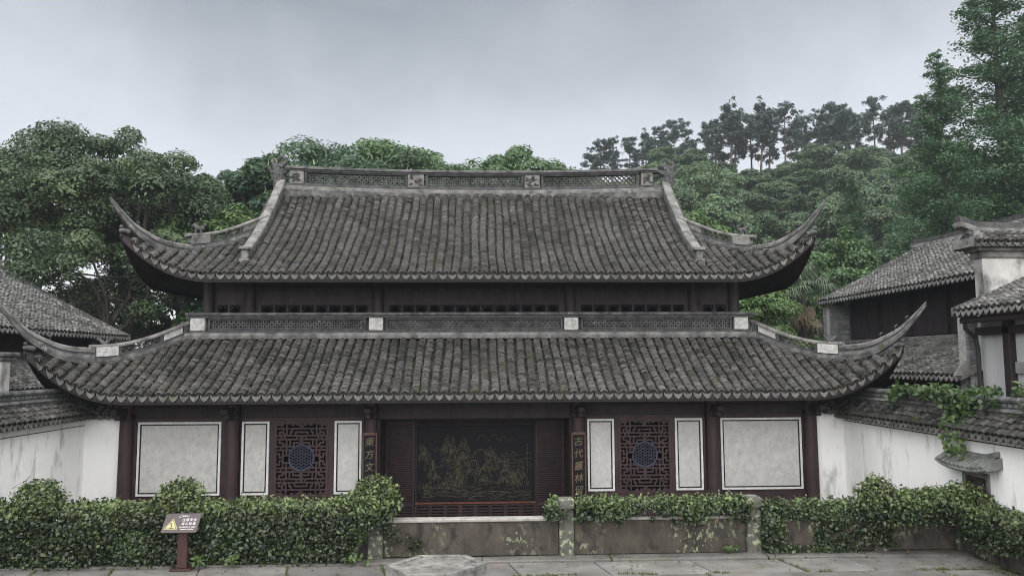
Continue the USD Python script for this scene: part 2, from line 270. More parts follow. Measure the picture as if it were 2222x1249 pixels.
def frames(P, u, v):
    u = np.asarray(u, float); v = np.asarray(v, float); h = 0.02
    p = P(u, v); S = P(u + h, v) - P(u - h, v); T = P(u, v + h) - P(u, v - h)
    S /= np.linalg.norm(S, axis=1, keepdims=True); T /= np.linalg.norm(T, axis=1, keepdims=True)
    N = np.cross(S, T); N /= np.linalg.norm(N, axis=1, keepdims=True)
    return p, S, T, N
def put(tpl, fr, scale_s=1.0):
    v, f, t = tpl; p, S, T, N = fr
    return p[:, None] + S[:, None] * v[None, :, :1] * scale_s + T[:, None] * v[None, :, 1:2] + N[:, None] * v[None, :, 2:3]
def add_many(mb, tpl, fr, tones):
    V = put(tpl, fr); n, k = V.shape[:2]; f = tpl[1]
    F = (f[None] + (np.arange(n) * k)[:, None, None]).reshape(-1, 3)
    mb.add(V.reshape(-1, 3), F, (tones[:, None] + tpl[2][None]).reshape(-1))
def tile_roof(parent, P, cols, spacing, expo, mat_name, r, seed, indiv_rows=0, drips=True, R=0.09, jit=0.007, far=False, v0f=lambda u: 0.0, dscale=1.0, dripname='drip_tile'):
    """cols: [(u, vtop)]; every column a run of overlapping cover tiles with a pan run beside it"""
    cov, pan, capm = MB(), MB(), MB()
    tp = cover_tpl(R=R, seg=4 if far else 6); tq = pan_tpl(W=spacing * 0.46, seg=2 if far else 4); td = drip_tpl(dscale); te = endcap_tpl(R * 0.97)
    gs = meshkit.fbm
    for u, vt in cols:
        if vt < -.04: continue
        n = max(1, int((vt + .04) / expo)); k = np.arange(n)
        colt = r.normal(0, 0.035); cj = r.normal(0, jit)
        uu = u + cj + r.normal(0, jit, n) + 0.016 * np.sin(k * 0.16 + u * 3.1); vv = k * expo + r.normal(0, 0.012, n) + v0f(u) - (r.random(n) < .02) * .05; vv[0] = v0f(u)
        fr = frames(P, uu, vv); p = fr[0] + fr[3] * (0.018 + r.normal(0, 0.004, n) + 0.006 * np.sin(k * 0.35 + u * 1.7))[:, None]; an = r.normal(0, .05, n)[:, None]; fr = (p, fr[1] * np.cos(an) + fr[2] * np.sin(an), fr[2] * np.cos(an) - fr[1] * np.sin(an), fr[3])
        big = gs(p * np.array([0.8, 0.8, 0.8]), 3, seed) - 0.5; small = gs(p * 4.0, 2, seed + 9) - 0.5
        streak = gs(p * np.array([3.2, .45, .45]), 3, seed + 3) - 0.5
        tone = np.clip(0.37 + colt + big * 0.6 + small * 0.6 + streak * .4 + r.normal(0, 0.13, n) + .35 * (r.random(n) < .04), 0.02, 0.97)
        for i in range(min(indiv_rows, n)):
            one = MB(); add_many(one, tp, tuple(a[i:i + 1] for a in fr), tone[i:i + 1]); one.build('cover_tile', mat_name, parent)
        j = min(indiv_rows, n)
        if j < n: add_many(cov, tp, tuple(a[j:] for a in fr), tone[j:])
        add_many(capm, te, tuple(a[:1] for a in fr), np.array([0.35]))
        um = u + spacing / 2; vt2 = max(vt - 0.02, expo); n2 = max(1, int(vt2 / expo))
        u2 = np.full(n2, um) + r.normal(0, jit * 0.5, n2); v2 = np.arange(n2) * expo * 1.0 + expo * 0.3 + v0f(um)
        fr2 = frames(P, u2, v2); sm = gs(fr2[0] * 3.0, 2, seed + 5) - 0.5
        add_many(pan, tq, fr2, np.clip(0.32 + sm * 0.6 + r.normal(0, 0.08, n2), 0.03, 0.9))
        if drips:
            fr3 = frames(P, np.array([um + r.normal(0, 0.004)]), np.array([v0f(um)])); d = MB(); V = put(td, (fr3[0], fr3[1], np.array([[fr3[2][0][0], fr3[2][0][1], 0]]) / max(1e-6, np.linalg.norm(fr3[2][0][:2])), np.array([[0, 0, 1.0]])))
            d.add(V[0], td[1], np.clip(0.55 + r.normal(0, 0.10), 0, 1) + td[2]); d.build(dripname, mat_name, parent)
    if cov.n: cov.build('cover_tiles', mat_name, parent, kind='stuff')
    pan.build('pan_tiles', mat_name, parent, kind='stuff'); capm.build('tile_ends', mat_name, parent, kind='stuff')
def sheet(P, us, vtop, th, mb, nt=14, vlo=lambda u: 0.0, t=0.5):
    """a closed board under the tiles"""
    us = np.asarray(us, float); T = np.linspace(0, 1, nt); U, TT = np.meshgrid(us, T, indexing='ij')
    lo = np.array([vlo(u) for u in us])[:, None]; hi = np.array([vtop(u) for u in us])[:, None]
    Vv = lo + (hi - lo) * TT
    top = P(U.ravel(), Vv.ravel()) - np.array([0, 0, 0.03]); bot = top - np.array([0, 0, th])
    n, m = U.shape; i, j = np.meshgrid(np.arange(n - 1), np.arange(m - 1), indexing='ij')
    q = np.stack([i * m + j, (i + 1) * m + j, (i + 1) * m + j + 1, i * m + j + 1], -1).reshape(-1, 4); o = n * m
    edge = [(k * m, (k + 1) * m) for k in range(n - 1)] + [((k + 1) * m + m - 1, k * m + m - 1) for k in range(n - 1)] + [(k + 1, k) for k in range(m - 1)] + [((n - 1) * m + k, (n - 1) * m + k + 1) for k in range(m - 1)]
    e = np.array([[a, a + o, b + o, b] for a, b in edge])
    return mb.add(np.vstack([top, bot]), np.vstack([q, q[:, ::-1] + o, e]), t)

# ------------------------------------------------------------------ the hall
X0, YC = -0.08, 24.6
def lift(w): return 1.1 * np.clip(1 - np.asarray(w, float) / 2.3, 0, 1.05) ** 2.2
class Roof:
    def __init__(s, xc, ye, ze, a, b): s.xc, s.ye, s.ze, s.a, s.b, s.hy = xc, ye, ze, a, b, YC - ye
    def prof(s, v): return s.ze + s.a * v + s.b * np.asarray(v) ** 2
    def front(s, u, v): return np.stack([X0 + u, s.ye + v, s.prof(v) + lift(s.xc - np.abs(u))], -1)
    def back(s, u, v): return np.stack([X0 - u, 2 * YC - s.ye - v, s.prof(v) + lift(s.xc - np.abs(u))], -1)
    def left(s, u, v): return np.stack([X0 - s.xc + v, YC - u, s.prof(v) + lift(s.hy - np.abs(u))], -1)
    def right(s, u, v): return np.stack([X0 + s.xc - v, YC + u, s.prof(v) + lift(s.hy - np.abs(u))], -1)
    def hip(s, sg, t):     # the line where two slopes meet, t from the corner
        t = np.asarray(t, float); return np.stack([X0 + sg * (s.xc - t), s.ye + t, s.prof(t) + lift(t)], -1)
LOW = Roof(10.30, 18.44, 2.79, 0.42, 0.040)
UPP = Roof(8.95, 19.97, 5.77, 0.42, 0.054)
VLOW, VUPP, XG = 2.62, 4.55, 6.10
hall = thing('temple_hall', 'two-tiered timber hall with sweeping grey tiled roofs and upturned corners', 'hall', (X0, 20, -0.45))

def box_part(name, m, x0, x1, y0, y1, z0, z1, parent=None, b=0.0, **k):
    return MB().box(x0, x1, y0, y1, z0, z1, b).build(name, m, parent or hall, **k)
box_part('plinth', 'plinth_stone', -9.3, 9.14, 19.5, 29.6, -0.95, -0.80)
def eave_u(R, d=0.05): return np.concatenate([np.linspace(-R.xc, -R.xc + 2.4, 25), np.linspace(-R.xc + 2.6, R.xc - 2.6, 30), np.linspace(R.xc - 2.4, R.xc, 25)])
def build_roof(R, vmax, name, upper):
    r = np.random.default_rng(11 if upper else 12)
    def vt(u):
        h = R.xc - abs(u)
        if upper: return vmax if abs(u) < XG + 0.02 else min(h, 2.8)
        return min(h, vmax)
    def vs(u): return min(R.hy - abs(u), 2.86 if upper else vmax)
    bd = MB()
    us = eave_u(R)
    if upper: us = np.sort(np.concatenate([us, [-XG - 0.03, -XG, XG, XG + 0.03]]))
    sheet(R.front, us, vt, 0.10, bd); sheet(R.back, us, vt, 0.10, bd)
    uy = np.concatenate([np.linspace(-R.hy, -R.hy + 2.4, 25), np.linspace(-R.hy + 2.7, R.hy - 2.7, 8), np.linspace(R.hy - 2.4, R.hy, 25)])
    sheet(R.left, uy, vs, 0.10, bd); sheet(R.right, uy, vs, 0.10, bd)
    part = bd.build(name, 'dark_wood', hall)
    sp = 0.2335; n = int(R.xc / sp); cols = [(k * sp, vt(k * sp) - (0.08 if abs(k * sp) < R.xc - vmax else 0.14)) for k in range(-n, n + 1)]
    tile_roof(part, R.front, cols, sp, 0.09, 'roof_tile', r, 31 if upper else 57, indiv_rows=1 if upper else 2)
    # side slopes: the rolls nearest the corner only turn up into sight from the side
    sc = [(u, vs(u) - 0.15) for u in np.arange(-R.hy + 0.2, R.hy - 0.1, sp)]
    for side in ('left', 'right'):
        cov, pan = MB(), MB(); tp = cover_tpl(R=0.09, seg=4); tq = pan_tpl(seg=2)
        for u, v in sc:
            if v < 0.1: continue
            k = np.arange(int(v / 0.12)); fr = frames(getattr(R, side), np.full(len(k), u), k * 0.12) if len(k) else None
            if fr is None: continue
            fr = (fr[0] + fr[3] * 0.018,) + fr[1:]; add_many(cov, tp, fr, np.clip(0.42 + r.normal(0, 0.14, len(k)), 0, 1))
            fr = frames(getattr(R, side), np.full(len(k), u + sp / 2), k * 0.12); add_many(pan, tq, fr, np.clip(0.32 + r.normal(0, 0.1, len(k)), 0, 1))
        cov.build('side_cover_tiles', 'roof_tile', part, kind='stuff'); pan.build('side_pan_tiles', 'roof_tile', part, kind='stuff')
    # eave board following the curve, and rafters under it
    for side, us_ in (('front', eave_u(R)), ('left', uy), ('right', uy)):
        P = getattr(R, side); pts = P(us_, np.full(len(us_), 0.05)); pts[:, 2] -= 0.03
        MB().section(pts, [(-.02, -.17), (.02, -.17), (.02, -.101), (-.02, -.101)]).build('eave_board', 'dark_wood', part)
    rf = MB()
    for u in np.arange(-R.xc + 0.6, R.xc - 0.55, 0.26):
        a, b = R.front(np.array([u, u]), np.array([0.10, min(R.xc - abs(u), 1.75)])); rf.bar(a - [0, 0, 0.20], b - [0, 0, 0.20], 0.075, 0.08)
    rf.build('rafters', 'dark_wood', part, kind='stuff')
    for sg in (-1, 1):      # the deep corner beam under the flying eave
        t = np.linspace(0.10, 2.6, 14); p = R.hip(sg, t) - [0, 0, 0.135]; dep = .10 + .24 * np.clip(t / .8, 0, 1) - .05 * t
        pr = np.stack([np.stack([np.stack([np.full(14, -.10), -dep], -1), np.stack([np.full(14, .10), -dep], -1), np.stack([np.full(14, .10), 0 * dep], -1), np.stack([np.full(14, -.10), 0 * dep], -1)], 1)], 0)[0]
        MB().section(p, pr).build('corner_beam', 'dark_wood', part)
    return part
lower_roof = build_roof(LOW, VLOW, 'lower_roof', False)
upper_roof = build_roof(UPP, VUPP, 'upper_roof', True)

def lattice(mb, L, H, pitch, w, d, fn, t=0.5):
    """diagonal grille in a rectangle L x H; fn(a, b) -> xyz maps it to its place"""
    def seg(a0, b0, a1, b1):
        p = [fn(a0 + (a1 - a0) * k, b0 + (b1 - b0) * k) for k in (0, 1)]; mb.bar(p[0], p[1], w, d, ref=(0, 1, 0), t=t + rng.normal(0, 0.1))
    a = -H
    while a < L:
        for up_ in (1, 0):
            x0_, x1_ = a, a + H; s0 = max(0, x0_); s1 = min(L, x1_)
            if s1 - s0 < 0.02: continue
            b0, b1 = s0 - a, s1 - a
            seg(s0, b0 if up_ else H - b0, s1, b1 if up_ else H - b1)
        a += pitch

# hip ridges with a flying horn
def hip_ridge(R, part, sg, smax, s_sh, zoff, name):
    def base(t): return R.hip(sg, t) + np.array([0, 0, 0.02])
    side = np.array([sg * 0.7071, 0.7071, 0]) * np.array([1, 1, 1]); side = np.array([0.7071, sg * 0.7071, 0])
    s0 = 1.02 + s_sh
    t = np.linspace(smax, s0 - 0.02, 14); b = base(t)
    rp = hip_root(R, sg, part)
    roll = [(-.10, -.06), (.10, -.06), (.12, .02), (.10, .10), (.06, .13), (-.06, .13), (-.10, .10), (-.12, .02)]
    MB().section(b, roll, side).build('ridge_roll', 'ridge_stone', rp)
    MB().section(b + [0, 0, .131], [(-.075, 0), (.075, 0), (.075, .05), (-.075, .05)], side).build('ridge_course', 'ridge_dark', rp)
    capz = 0.345
    MB().section(b + [0, 0, capz], [(-.10, 0), (.10, 0), (.11, .04), (.08, .085), (-.08, .085), (-.11, .04)], side).build('ridge_cap', 'ridge_pale', rp)
    def fn(L0):
        def f(a, h):
            q = base(np.array(smax - (L0 + a))); return q + [0, 0, 0.182 + h]
        return f
    Ltot = smax - s0; wl = 0.36 if R is LOW else 0.42; bl = 0.42
    l0, l1 = 0.12 + wl, Ltot - bl
    def blk(a0, a1, wd, m, nm, z0=.182, z1=capz - 0.001):
        tt = smax - np.linspace(a0, a1, 4); MB().section(base(tt) + [0, 0, z0], [(-wd, 0), (wd, 0), (wd, z1 - z0), (-wd, z1 - z0)], side).build(nm, m, rp)
    blk(0.0, 0.10, 0.07, 'ridge_dark', 'ridge_pier'); blk(0.12, 0.10 + wl, 0.06, 'white_relief' if R is LOW else 'ridge_pale', 'pale_panel')
    blk(l0 + 0.002, l0 + 0.06, 0.07, 'ridge_dark', 'ridge_pier'); blk(l1, l1 + bl - 0.06, 0.11, 'white_relief' if R is LOW else 'ridge_pale', 'pale_block', 0.135, capz + 0.02)
    blk(l1 - 0.07, l1 - 0.002, 0.07, 'ridge_dark', 'ridge_pier')
    lm = MB(); lattice(lm, l1 - l0 - 0.13, capz - 0.185, 0.115, 0.022, 0.05, fn(l0 + 0.06)); lm.build('ridge_lattice', 'ridge_stone', rp)
    # horn
    hs = np.array([1.06, .75, .5, .25, .05, -.1, -.25, -.38]) + s_sh
    zb = np.array([3.66, 3.68, 3.76, 3.95, 4.15, 4.37, 4.62, 4.86]) + zoff; zt = np.array([3.96, 3.98, 4.05, 4.2, 4.36, 4.55, 4.76, 4.95]) + zoff
    ss = np.linspace(0, 1, 26); idx = ss * (len(hs) - 1); f = lambda a: np.interp(idx, np.arange(len(hs)), a)
    from scipy.interpolate import PchipInterpolator as PI
    g = lambda a: PI(np.arange(len(hs)), a)(idx)
    h_, b_, t_ = g(hs), g(zb), g(zt)
    path = np.stack([X0 + sg * (R.xc - h_), R.ye + h_, b_], -1)
    hh = t_ - b_; wd = np.interp(ss, [0, .5, 1], [.10, .07, .022])
    def layer(k0, k1, wk, m, nm):
        pr = np.stack([np.stack([-wd * wk, hh * k0 - 0.02], -1), np.stack([wd * wk, hh * k0 - 0.02], -1), np.stack([wd * wk * 1.1, hh * (k0 + k1) / 2], -1), np.stack([wd * wk * .8, hh * k1 - 0.021], -1), np.stack([-wd * wk * .8, hh * k1 - 0.021], -1), np.stack([-wd * wk * 1.1, hh * (k0 + k1) / 2], -1)], 1)
        MB().section(path, pr, side).build(nm, m, rp)
    layer(-0.25, .42, 1.1, 'ridge_stone', 'horn_roll'); layer(.42, .62, .7, 'ridge_dark', 'horn_course'); layer(.62, 1.0, .95, 'ridge_pale', 'horn_cap')
    # small curls on the horn and the round tile end under the tip
    for k in (9, 13, 17):
        q = path[k] + [0, 0, hh[k]]; MB().tube([q - [0, 0, .02], q + np.array([-sg * .02, .0, .06]), q + np.array([sg * .03, 0, .10]), q + np.array([sg * .06, 0, .08])], [.03, .025, .02, .01], 6).build('horn_curl', 'ridge_dark', rp)
    q = R.hip(sg, 0.02) + [0, 0, 0.05]
    e = MB(); e.mesh(trimesh.creation.icosphere(2, 0.045), 0.5); e.v[-1] += q + [sg * .0, .0, .09]; e.tube([q + [-sg * .14, .14, -.03], q + [-sg * .03, .03, .0], q + [sg * .03, -.03, -.01]], [.07, .06, .045], 8); e.build('corner_knob', 'ridge_stone', rp, smooth=True)
    # the little guardian figure on the block
    q = base(np.array(smax - (l1 + bl * 0.45))) + [0, 0, capz + 0.085]
    return rp, q
_hips = {}
def hip_root(R, sg, part):
    k = (R.xc, sg)
    if k not in _hips:
        b = MB(); t = np.linspace(1.2, 2.2, 6); b.section(R.hip(sg, t) - [0, 0, .03], [(-.05, 0), (.05, 0), (.05, .03), (-.05, .03)])
        _hips[k] = b.build('hip_ridge', 'ridge_dark', hall)
    return _hips[k]
def chain(bones, voxel=0.03, it=6):
    """bones: [((p, r), (q, r))...] hulls of spheres, joined into one skin"""
    import manifold3d as m3
    tot = None
    for (p, r), (q, s) in bones:
        h = m3.Manifold.batch_hull([m3.Manifold.sphere(r, 14).translate(tuple(map(float, p))), m3.Manifold.sphere(s, 14).translate(tuple(map(float, q)))])
        tot = h if tot is None else tot + h
    tot = tot.refine_to_length(voxel); g = tot.to_mesh(); tm = trimesh.Trimesh(np.array(g.vert_properties[:, :3]), np.array(g.tri_verts), process=True)
    trimesh.smoothing.filter_taubin(tm, iterations=it); return tm
def beast(q, sg, sc=1.0):
    """a crouching lion: body, four legs, raised head, curled tail"""
    def P(x, y, z): return (q[0] + sg * x * sc, q[1] - 0.6 * abs(x) * 0 + y * sc, q[2] + z * sc)
    B = [((P(-.12, 0, .16), .07 * sc), (P(.06, 0, .18), .075 * sc)), ((P(.06, 0, .18), .07 * sc), (P(.15, 0, .27), .065 * sc)), ((P(.15, 0, .27), .065 * sc), (P(.22, 0, .24), .04 * sc)),
         ((P(-.12, 0, .18), .045 * sc), (P(-.20, 0, .28), .03 * sc)), ((P(-.20, 0, .28), .03 * sc), (P(-.13, 0, .33), .022 * sc)), ((P(.13, .03, .33), .02 * sc), (P(.11, .03, .36), .014 * sc)), ((P(.13, -.03, .33), .02 * sc), (P(.11, -.03, .36), .014 * sc))]
    for y in (-.045, .045):
        B += [((P(.08, y, .16), .035 * sc), (P(.10, y, 0), .028 * sc)), ((P(-.11, y, .15), .045 * sc), (P(-.06, y, .08), .03 * sc)), ((P(-.06, y, .08), .03 * sc), (P(-.11, y, .0), .028 * sc))]
    return MB().mesh(chain(B, 0.03 * sc))
for sg in (-1, 1):
    rp, q = hip_ridge(LOW, lower_roof, sg, 2.70, 0.0, 0.0, 'hip')
    m = MB(); m.mesh(chain([((q[0] - .02 * sg, q[1], q[2]), .05), ((q[0] + .02 * sg, q[1], q[2] + .10), .05), ] and [((tuple(q)), .05), ((q[0] + sg * .05, q[1], q[2] + .10), .055), ] and
             [((tuple(q), .06), ((q[0] + sg * .10, q[1], q[2] + .07), .045)), (((q[0] + sg * .10, q[1], q[2] + .07), .045), ((q[0] + sg * .17, q[1], q[2] + .13), .028)), (((q[0] - sg * .04, q[1], q[2] + .04), .045), ((q[0] - sg * .14, q[1], q[2] + .15), .02)), (((q[0] - sg * .02, q[1], q[2] + .04), .04), ((q[0] - sg * .04, q[1], q[2] + .17), .016)), (((q[0] + sg * .17, q[1], q[2] + .13), .02), ((q[0] + sg * .24, q[1], q[2] + .11), .01))], 0.025))
    m.build('ridge_bird', 'statue_grey', rp, smooth=True)
    rp, q = hip_ridge(UPP, upper_roof, sg, 2.86, 0.20, 2.78, 'hip')
    beast(q, sg, 0.82).build('ridge_lion', 'statue_grey', rp, smooth=True)

# band between the tiers
def band(x0, x1, z0, z1, y0, y1, name, m, parent, b=0.0): return MB().box(X0 + x0, X0 + x1, y0, y1, z0, z1, b).build(name, m, parent)
bx = 7.52
bnd = MB().box(X0 - bx, X0 + bx, 21.13, 21.30, 4.42, 4.72).build('band_back', 'ridge_dark', hall)
t = np.linspace(-bx - 0.1, bx + 0.1, 40); pts = np.stack([X0 + t, 0 * t + 21.06, 0 * t + 4.27], -1)
MB().section(pts, [(-.10, -.09), (.10, -.09), (.13, 0), (.09, .07), (-.09, .07), (-.13, 0)]).build('band_roll', 'ridge_pale', bnd)
band(-bx, bx, 4.341, 4.40, 21.0, 21.3, 'band_course', 'ridge_dark', bnd)
band(-bx - .06, bx + .06, 4.735, 4.80, 20.98, 21.34, 'band_cornice', 'ridge_dark', bnd); band(-bx - .1, bx + .1, 4.801, 4.875, 20.93, 21.36, 'band_cap', 'ridge_stone', bnd, 0.015)
wb = [(-7.50, -7.12), (-2.82, -2.45), (2.40, 2.78), (7.04, 7.42)]
for a, b in wb: band(a, b, 4.403, 4.734, 20.985, 21.125, 'white_block', 'white_relief', bnd, 0.01)
for a, b in [(-7.04, -2.91), (-2.38, 2.36), (2.86, 6.98)]:
    for z0, z1 in ((4.403, 4.45), (4.685, 4.732)): band(a, b, z0, z1, 21.02, 21.12, 'lattice_frame', 'ridge_dark', bnd, 0.006)
    for x in (a, b - 0.05): band(x, x + 0.05, 4.451, 4.684, 21.02, 21.12, 'lattice_frame', 'ridge_dark', bnd, 0.006)
    lm = MB(); lattice(lm, b - a - 0.14, 0.215, 0.125, 0.03, 0.03, lambda p, h, a=a: np.array([X0 + a + 0.07 + p, 21.085, 4.46 + h])); lm.build('brick_lattice', 'ridge_stone', bnd)

# main ridge
YR = YC
def sag(x): return 0.13 * (np.asarray(x, float) / 6.0) ** 2
def rsec(x0, x1, z0, z1, w, name, m, parent, n=None):
    n = n or max(3, int((x1 - x0) / 0.4)); xs = np.linspace(x0, x1, n); p = np.stack([X0 + xs, 0 * xs + YR, sag(xs)], -1)
    b = min(0.02, (z1 - z0) * .25)
    return MB().section(p, [(-w, z0), (w, z0), (w, z1 - b), (w - b, z1), (-w + b, z1), (-w, z1 - b)]).build(name, m, parent)
RL = 6.0
ridge = rsec(-RL, RL, 8.62, 8.86, 0.20, 'main_ridge', 'ridge_stone', hall)
rsec(-RL, RL, 8.861, 8.97, 0.15, 'ridge_roll', 'ridge_pale', ridge); rsec(-RL, RL, 8.971, 9.05, 0.115, 'ridge_course', 'ridge_dark', ridge)
rsec(-RL - .02, RL - .1, 9.46, 9.52, 0.13, 'ridge_cornice', 'ridge_dark', ridge); rsec(-RL + .05, RL - .15, 9.521, 9.60, 0.17, 'ridge_cap', 'ridge_stone', ridge)
for a, b in [(-5.84, -5.40), (-2.13, -1.63), (1.57, 2.05), (5.31, 5.68)]:
    blk = rsec(a, b, 9.051, 9.459, 0.12, 'carved_block', 'ridge_pale', ridge, 4); r = np.random.default_rng(int(a * 100) + 999); d = MB()
    for _ in range(14):
        x = a + 0.08 + r.random() * (b - a - .16); z = 9.13 + r.random() * .24; d.tube([(X0 + x, YR - .12, z + sag(x)), (X0 + x + r.normal(0, .05), YR - .145, z + sag(x) + r.normal(0, .05)), (X0 + x + r.normal(0, .06), YR - .12, z + sag(x) + r.normal(0, .06))], [.02, .028, .012], 5)
    d.build('relief', 'ridge_dark', blk)
for a, b in [(-5.31, -2.20), (-1.50, 1.46), (2.17, 5.16)]:
    for x in (a - .07, b + .0): rsec(x, x + .07, 9.051, 9.459, .10, 'ridge_pier', 'ridge_dark', ridge, 3)
    rsec(a, b, 9.051, 9.09, .09, 'lattice_frame', 'ridge_dark', ridge); rsec(a, b, 9.42, 9.459, .09, 'lattice_frame', 'ridge_dark', ridge)
    lm = MB(); lattice(lm, b - a, 0.33, 0.15, 0.032, 0.06, lambda p, h, a=a: np.array([X0 + a + p, YR, 9.09 + h + sag(a + p)])); lm.build('ridge_lattice', 'ridge_stone', ridge)
# ridge-end dragons: body rising, open jaw facing inwards, curled tail fin
def dragon(sg):
    q = np.array([X0 + sg * 6.20, YR, 8.95]); P = lambda x, z, y=0: (q[0] - sg * x * 1.1, q[1] + y, q[2] + z * 1.08)
    B = []
    def run(pts):
        for a, b in zip(pts[:-1], pts[1:]): B.append(((P(a[0], a[1]), a[2]), (P(b[0], b[1]), b[2])))
    run([(0.02, 0.0, .16), (.0, .25, .19), (-.02, .50, .18), (-.05, .68, .15)])       # trunk
    run([(.06, .10, .13), (.14, .30, .10), (.08, .42, .10)])                         # belly scroll
    run([(-.02, .55, .15), (.16, .56, .10), (.28, .63, .055), (.36, .72, .035)])     # lower jaw
    run([(-.03, .68, .14), (.12, .78, .09), (.20, .88, .05)])                       # snout
    run([(.20, .88, .05), (.14, .99, .04), (.03, 1.01, .04), (-.03, .93, .05)])       # curled horn
    run([(-.08, .60, .10), (-.17, .80, .06), (-.16, .94, .025)])                      # rear fins
    run([(-.10, .40, .09), (-.22, .58, .05), (-.26, .72, .02)])
    run([(-.06, .20, .09), (-.16, .34, .04), (-.2, .46, .02)])
    m = MB().mesh(chain(B, 0.035, 4))
    v = m.v[0]; m.v[0] = v + (meshkit.fbm(v * 9, 3, 5)[:, None] - .5) * 0.05
    p = m.build('ridge_dragon', 'statue_grey', hall, smooth=True)
    for y in (-.12, .12): e = MB().mesh(trimesh.creation.icosphere(1, .03)); e.v[0] += np.array(P(.10, .70, y)); e.build('eye', 'ridge_pale', p)
for sg in (-1, 1): dragon(sg)
# descending ridges with end blocks, verge tiles and gable walls
for sg in (-1, 1):
    v = np.linspace(4.5, 1.02, 22); u = np.full(22, sg * XG); p = UPP.front(u, v); side = np.array([1.0, 0, 0])
    top = np.interp(v, [1.0, 2.0, 4.5], [.36, .36, .50])
    def sec(w, k0, k1, nm, m, parent):
        z = np.zeros(22); pr = np.stack([np.stack([z - w, k0 * top - .02], -1), np.stack([z + w, k0 * top - .02], -1), np.stack([z + w, k1 * top - .05], -1), np.stack([z + w * .7, k1 * top - .021], -1), np.stack([z - w * .7, k1 * top - .021], -1), np.stack([z - w, k1 * top - .05], -1)], 1)
        return MB().section(p, pr, side).build(nm, m, parent)
    dr = sec(.10, 0, .72, 'descending_ridge', 'ridge_stone', hall); sec(.125, .72, 1.10, 'ridge_cap', 'ridge_pale', dr)
    q = UPP.front(np.array([sg * XG]), np.array([0.93]))[0]
    MB().box(q[0] - .13, q[0] + .13, q[1] - .1, q[1] + .12, q[2] - .02, q[2] + .10, .02).box(q[0] - .09, q[0] + .09, q[1] - .06, q[1] + .12, q[2] + .101, q[2] + .33, .02).box(q[0] - .15, q[0] + .15, q[1] - .12, q[1] + .14, q[2] + .331, q[2] + .42, .02).build('end_block', 'ridge_pale', dr)
    vt_ = MB()
    for k in range(26):
        vv = 1.9 + k * 0.1; q = UPP.front(np.array([sg * XG]), np.array([vv]))[0]; vt_.tube([q + [sg * .12, 0, .0], q + [sg * .34, 0, -.05]], [.075, .08], 8, t=.4 + rng.normal(0, .15))
        q2 = q * [1, -1, 1] + [0, 2 * YC, 0]; vt_.tube([q2 + [sg * .12, 0, .0], q2 + [sg * .34, 0, -.05]], [.075, .08], 8, t=.4 + rng.normal(0, .15))
    vt_.build('verge_tiles', 'roof_tile', upper_roof, kind='stuff')
    yy = np.concatenate([np.linspace(2.0, 4.5, 12)]); zz = [UPP.prof(k) - .12 for k in yy]
    poly = [(UPP.ye + a, z) for a, z in zip(yy, zz)] + [(2 * YC - UPP.ye - a, z) for a, z in zip(yy[::-1], zz[::-1])]
    MB().extrude(poly, lambda a, b, c: np.stack([X0 + sg * (XG - .05) + (c - .05), a, b], -1), .1).build('gable_wall', 'dark_wood', hall)
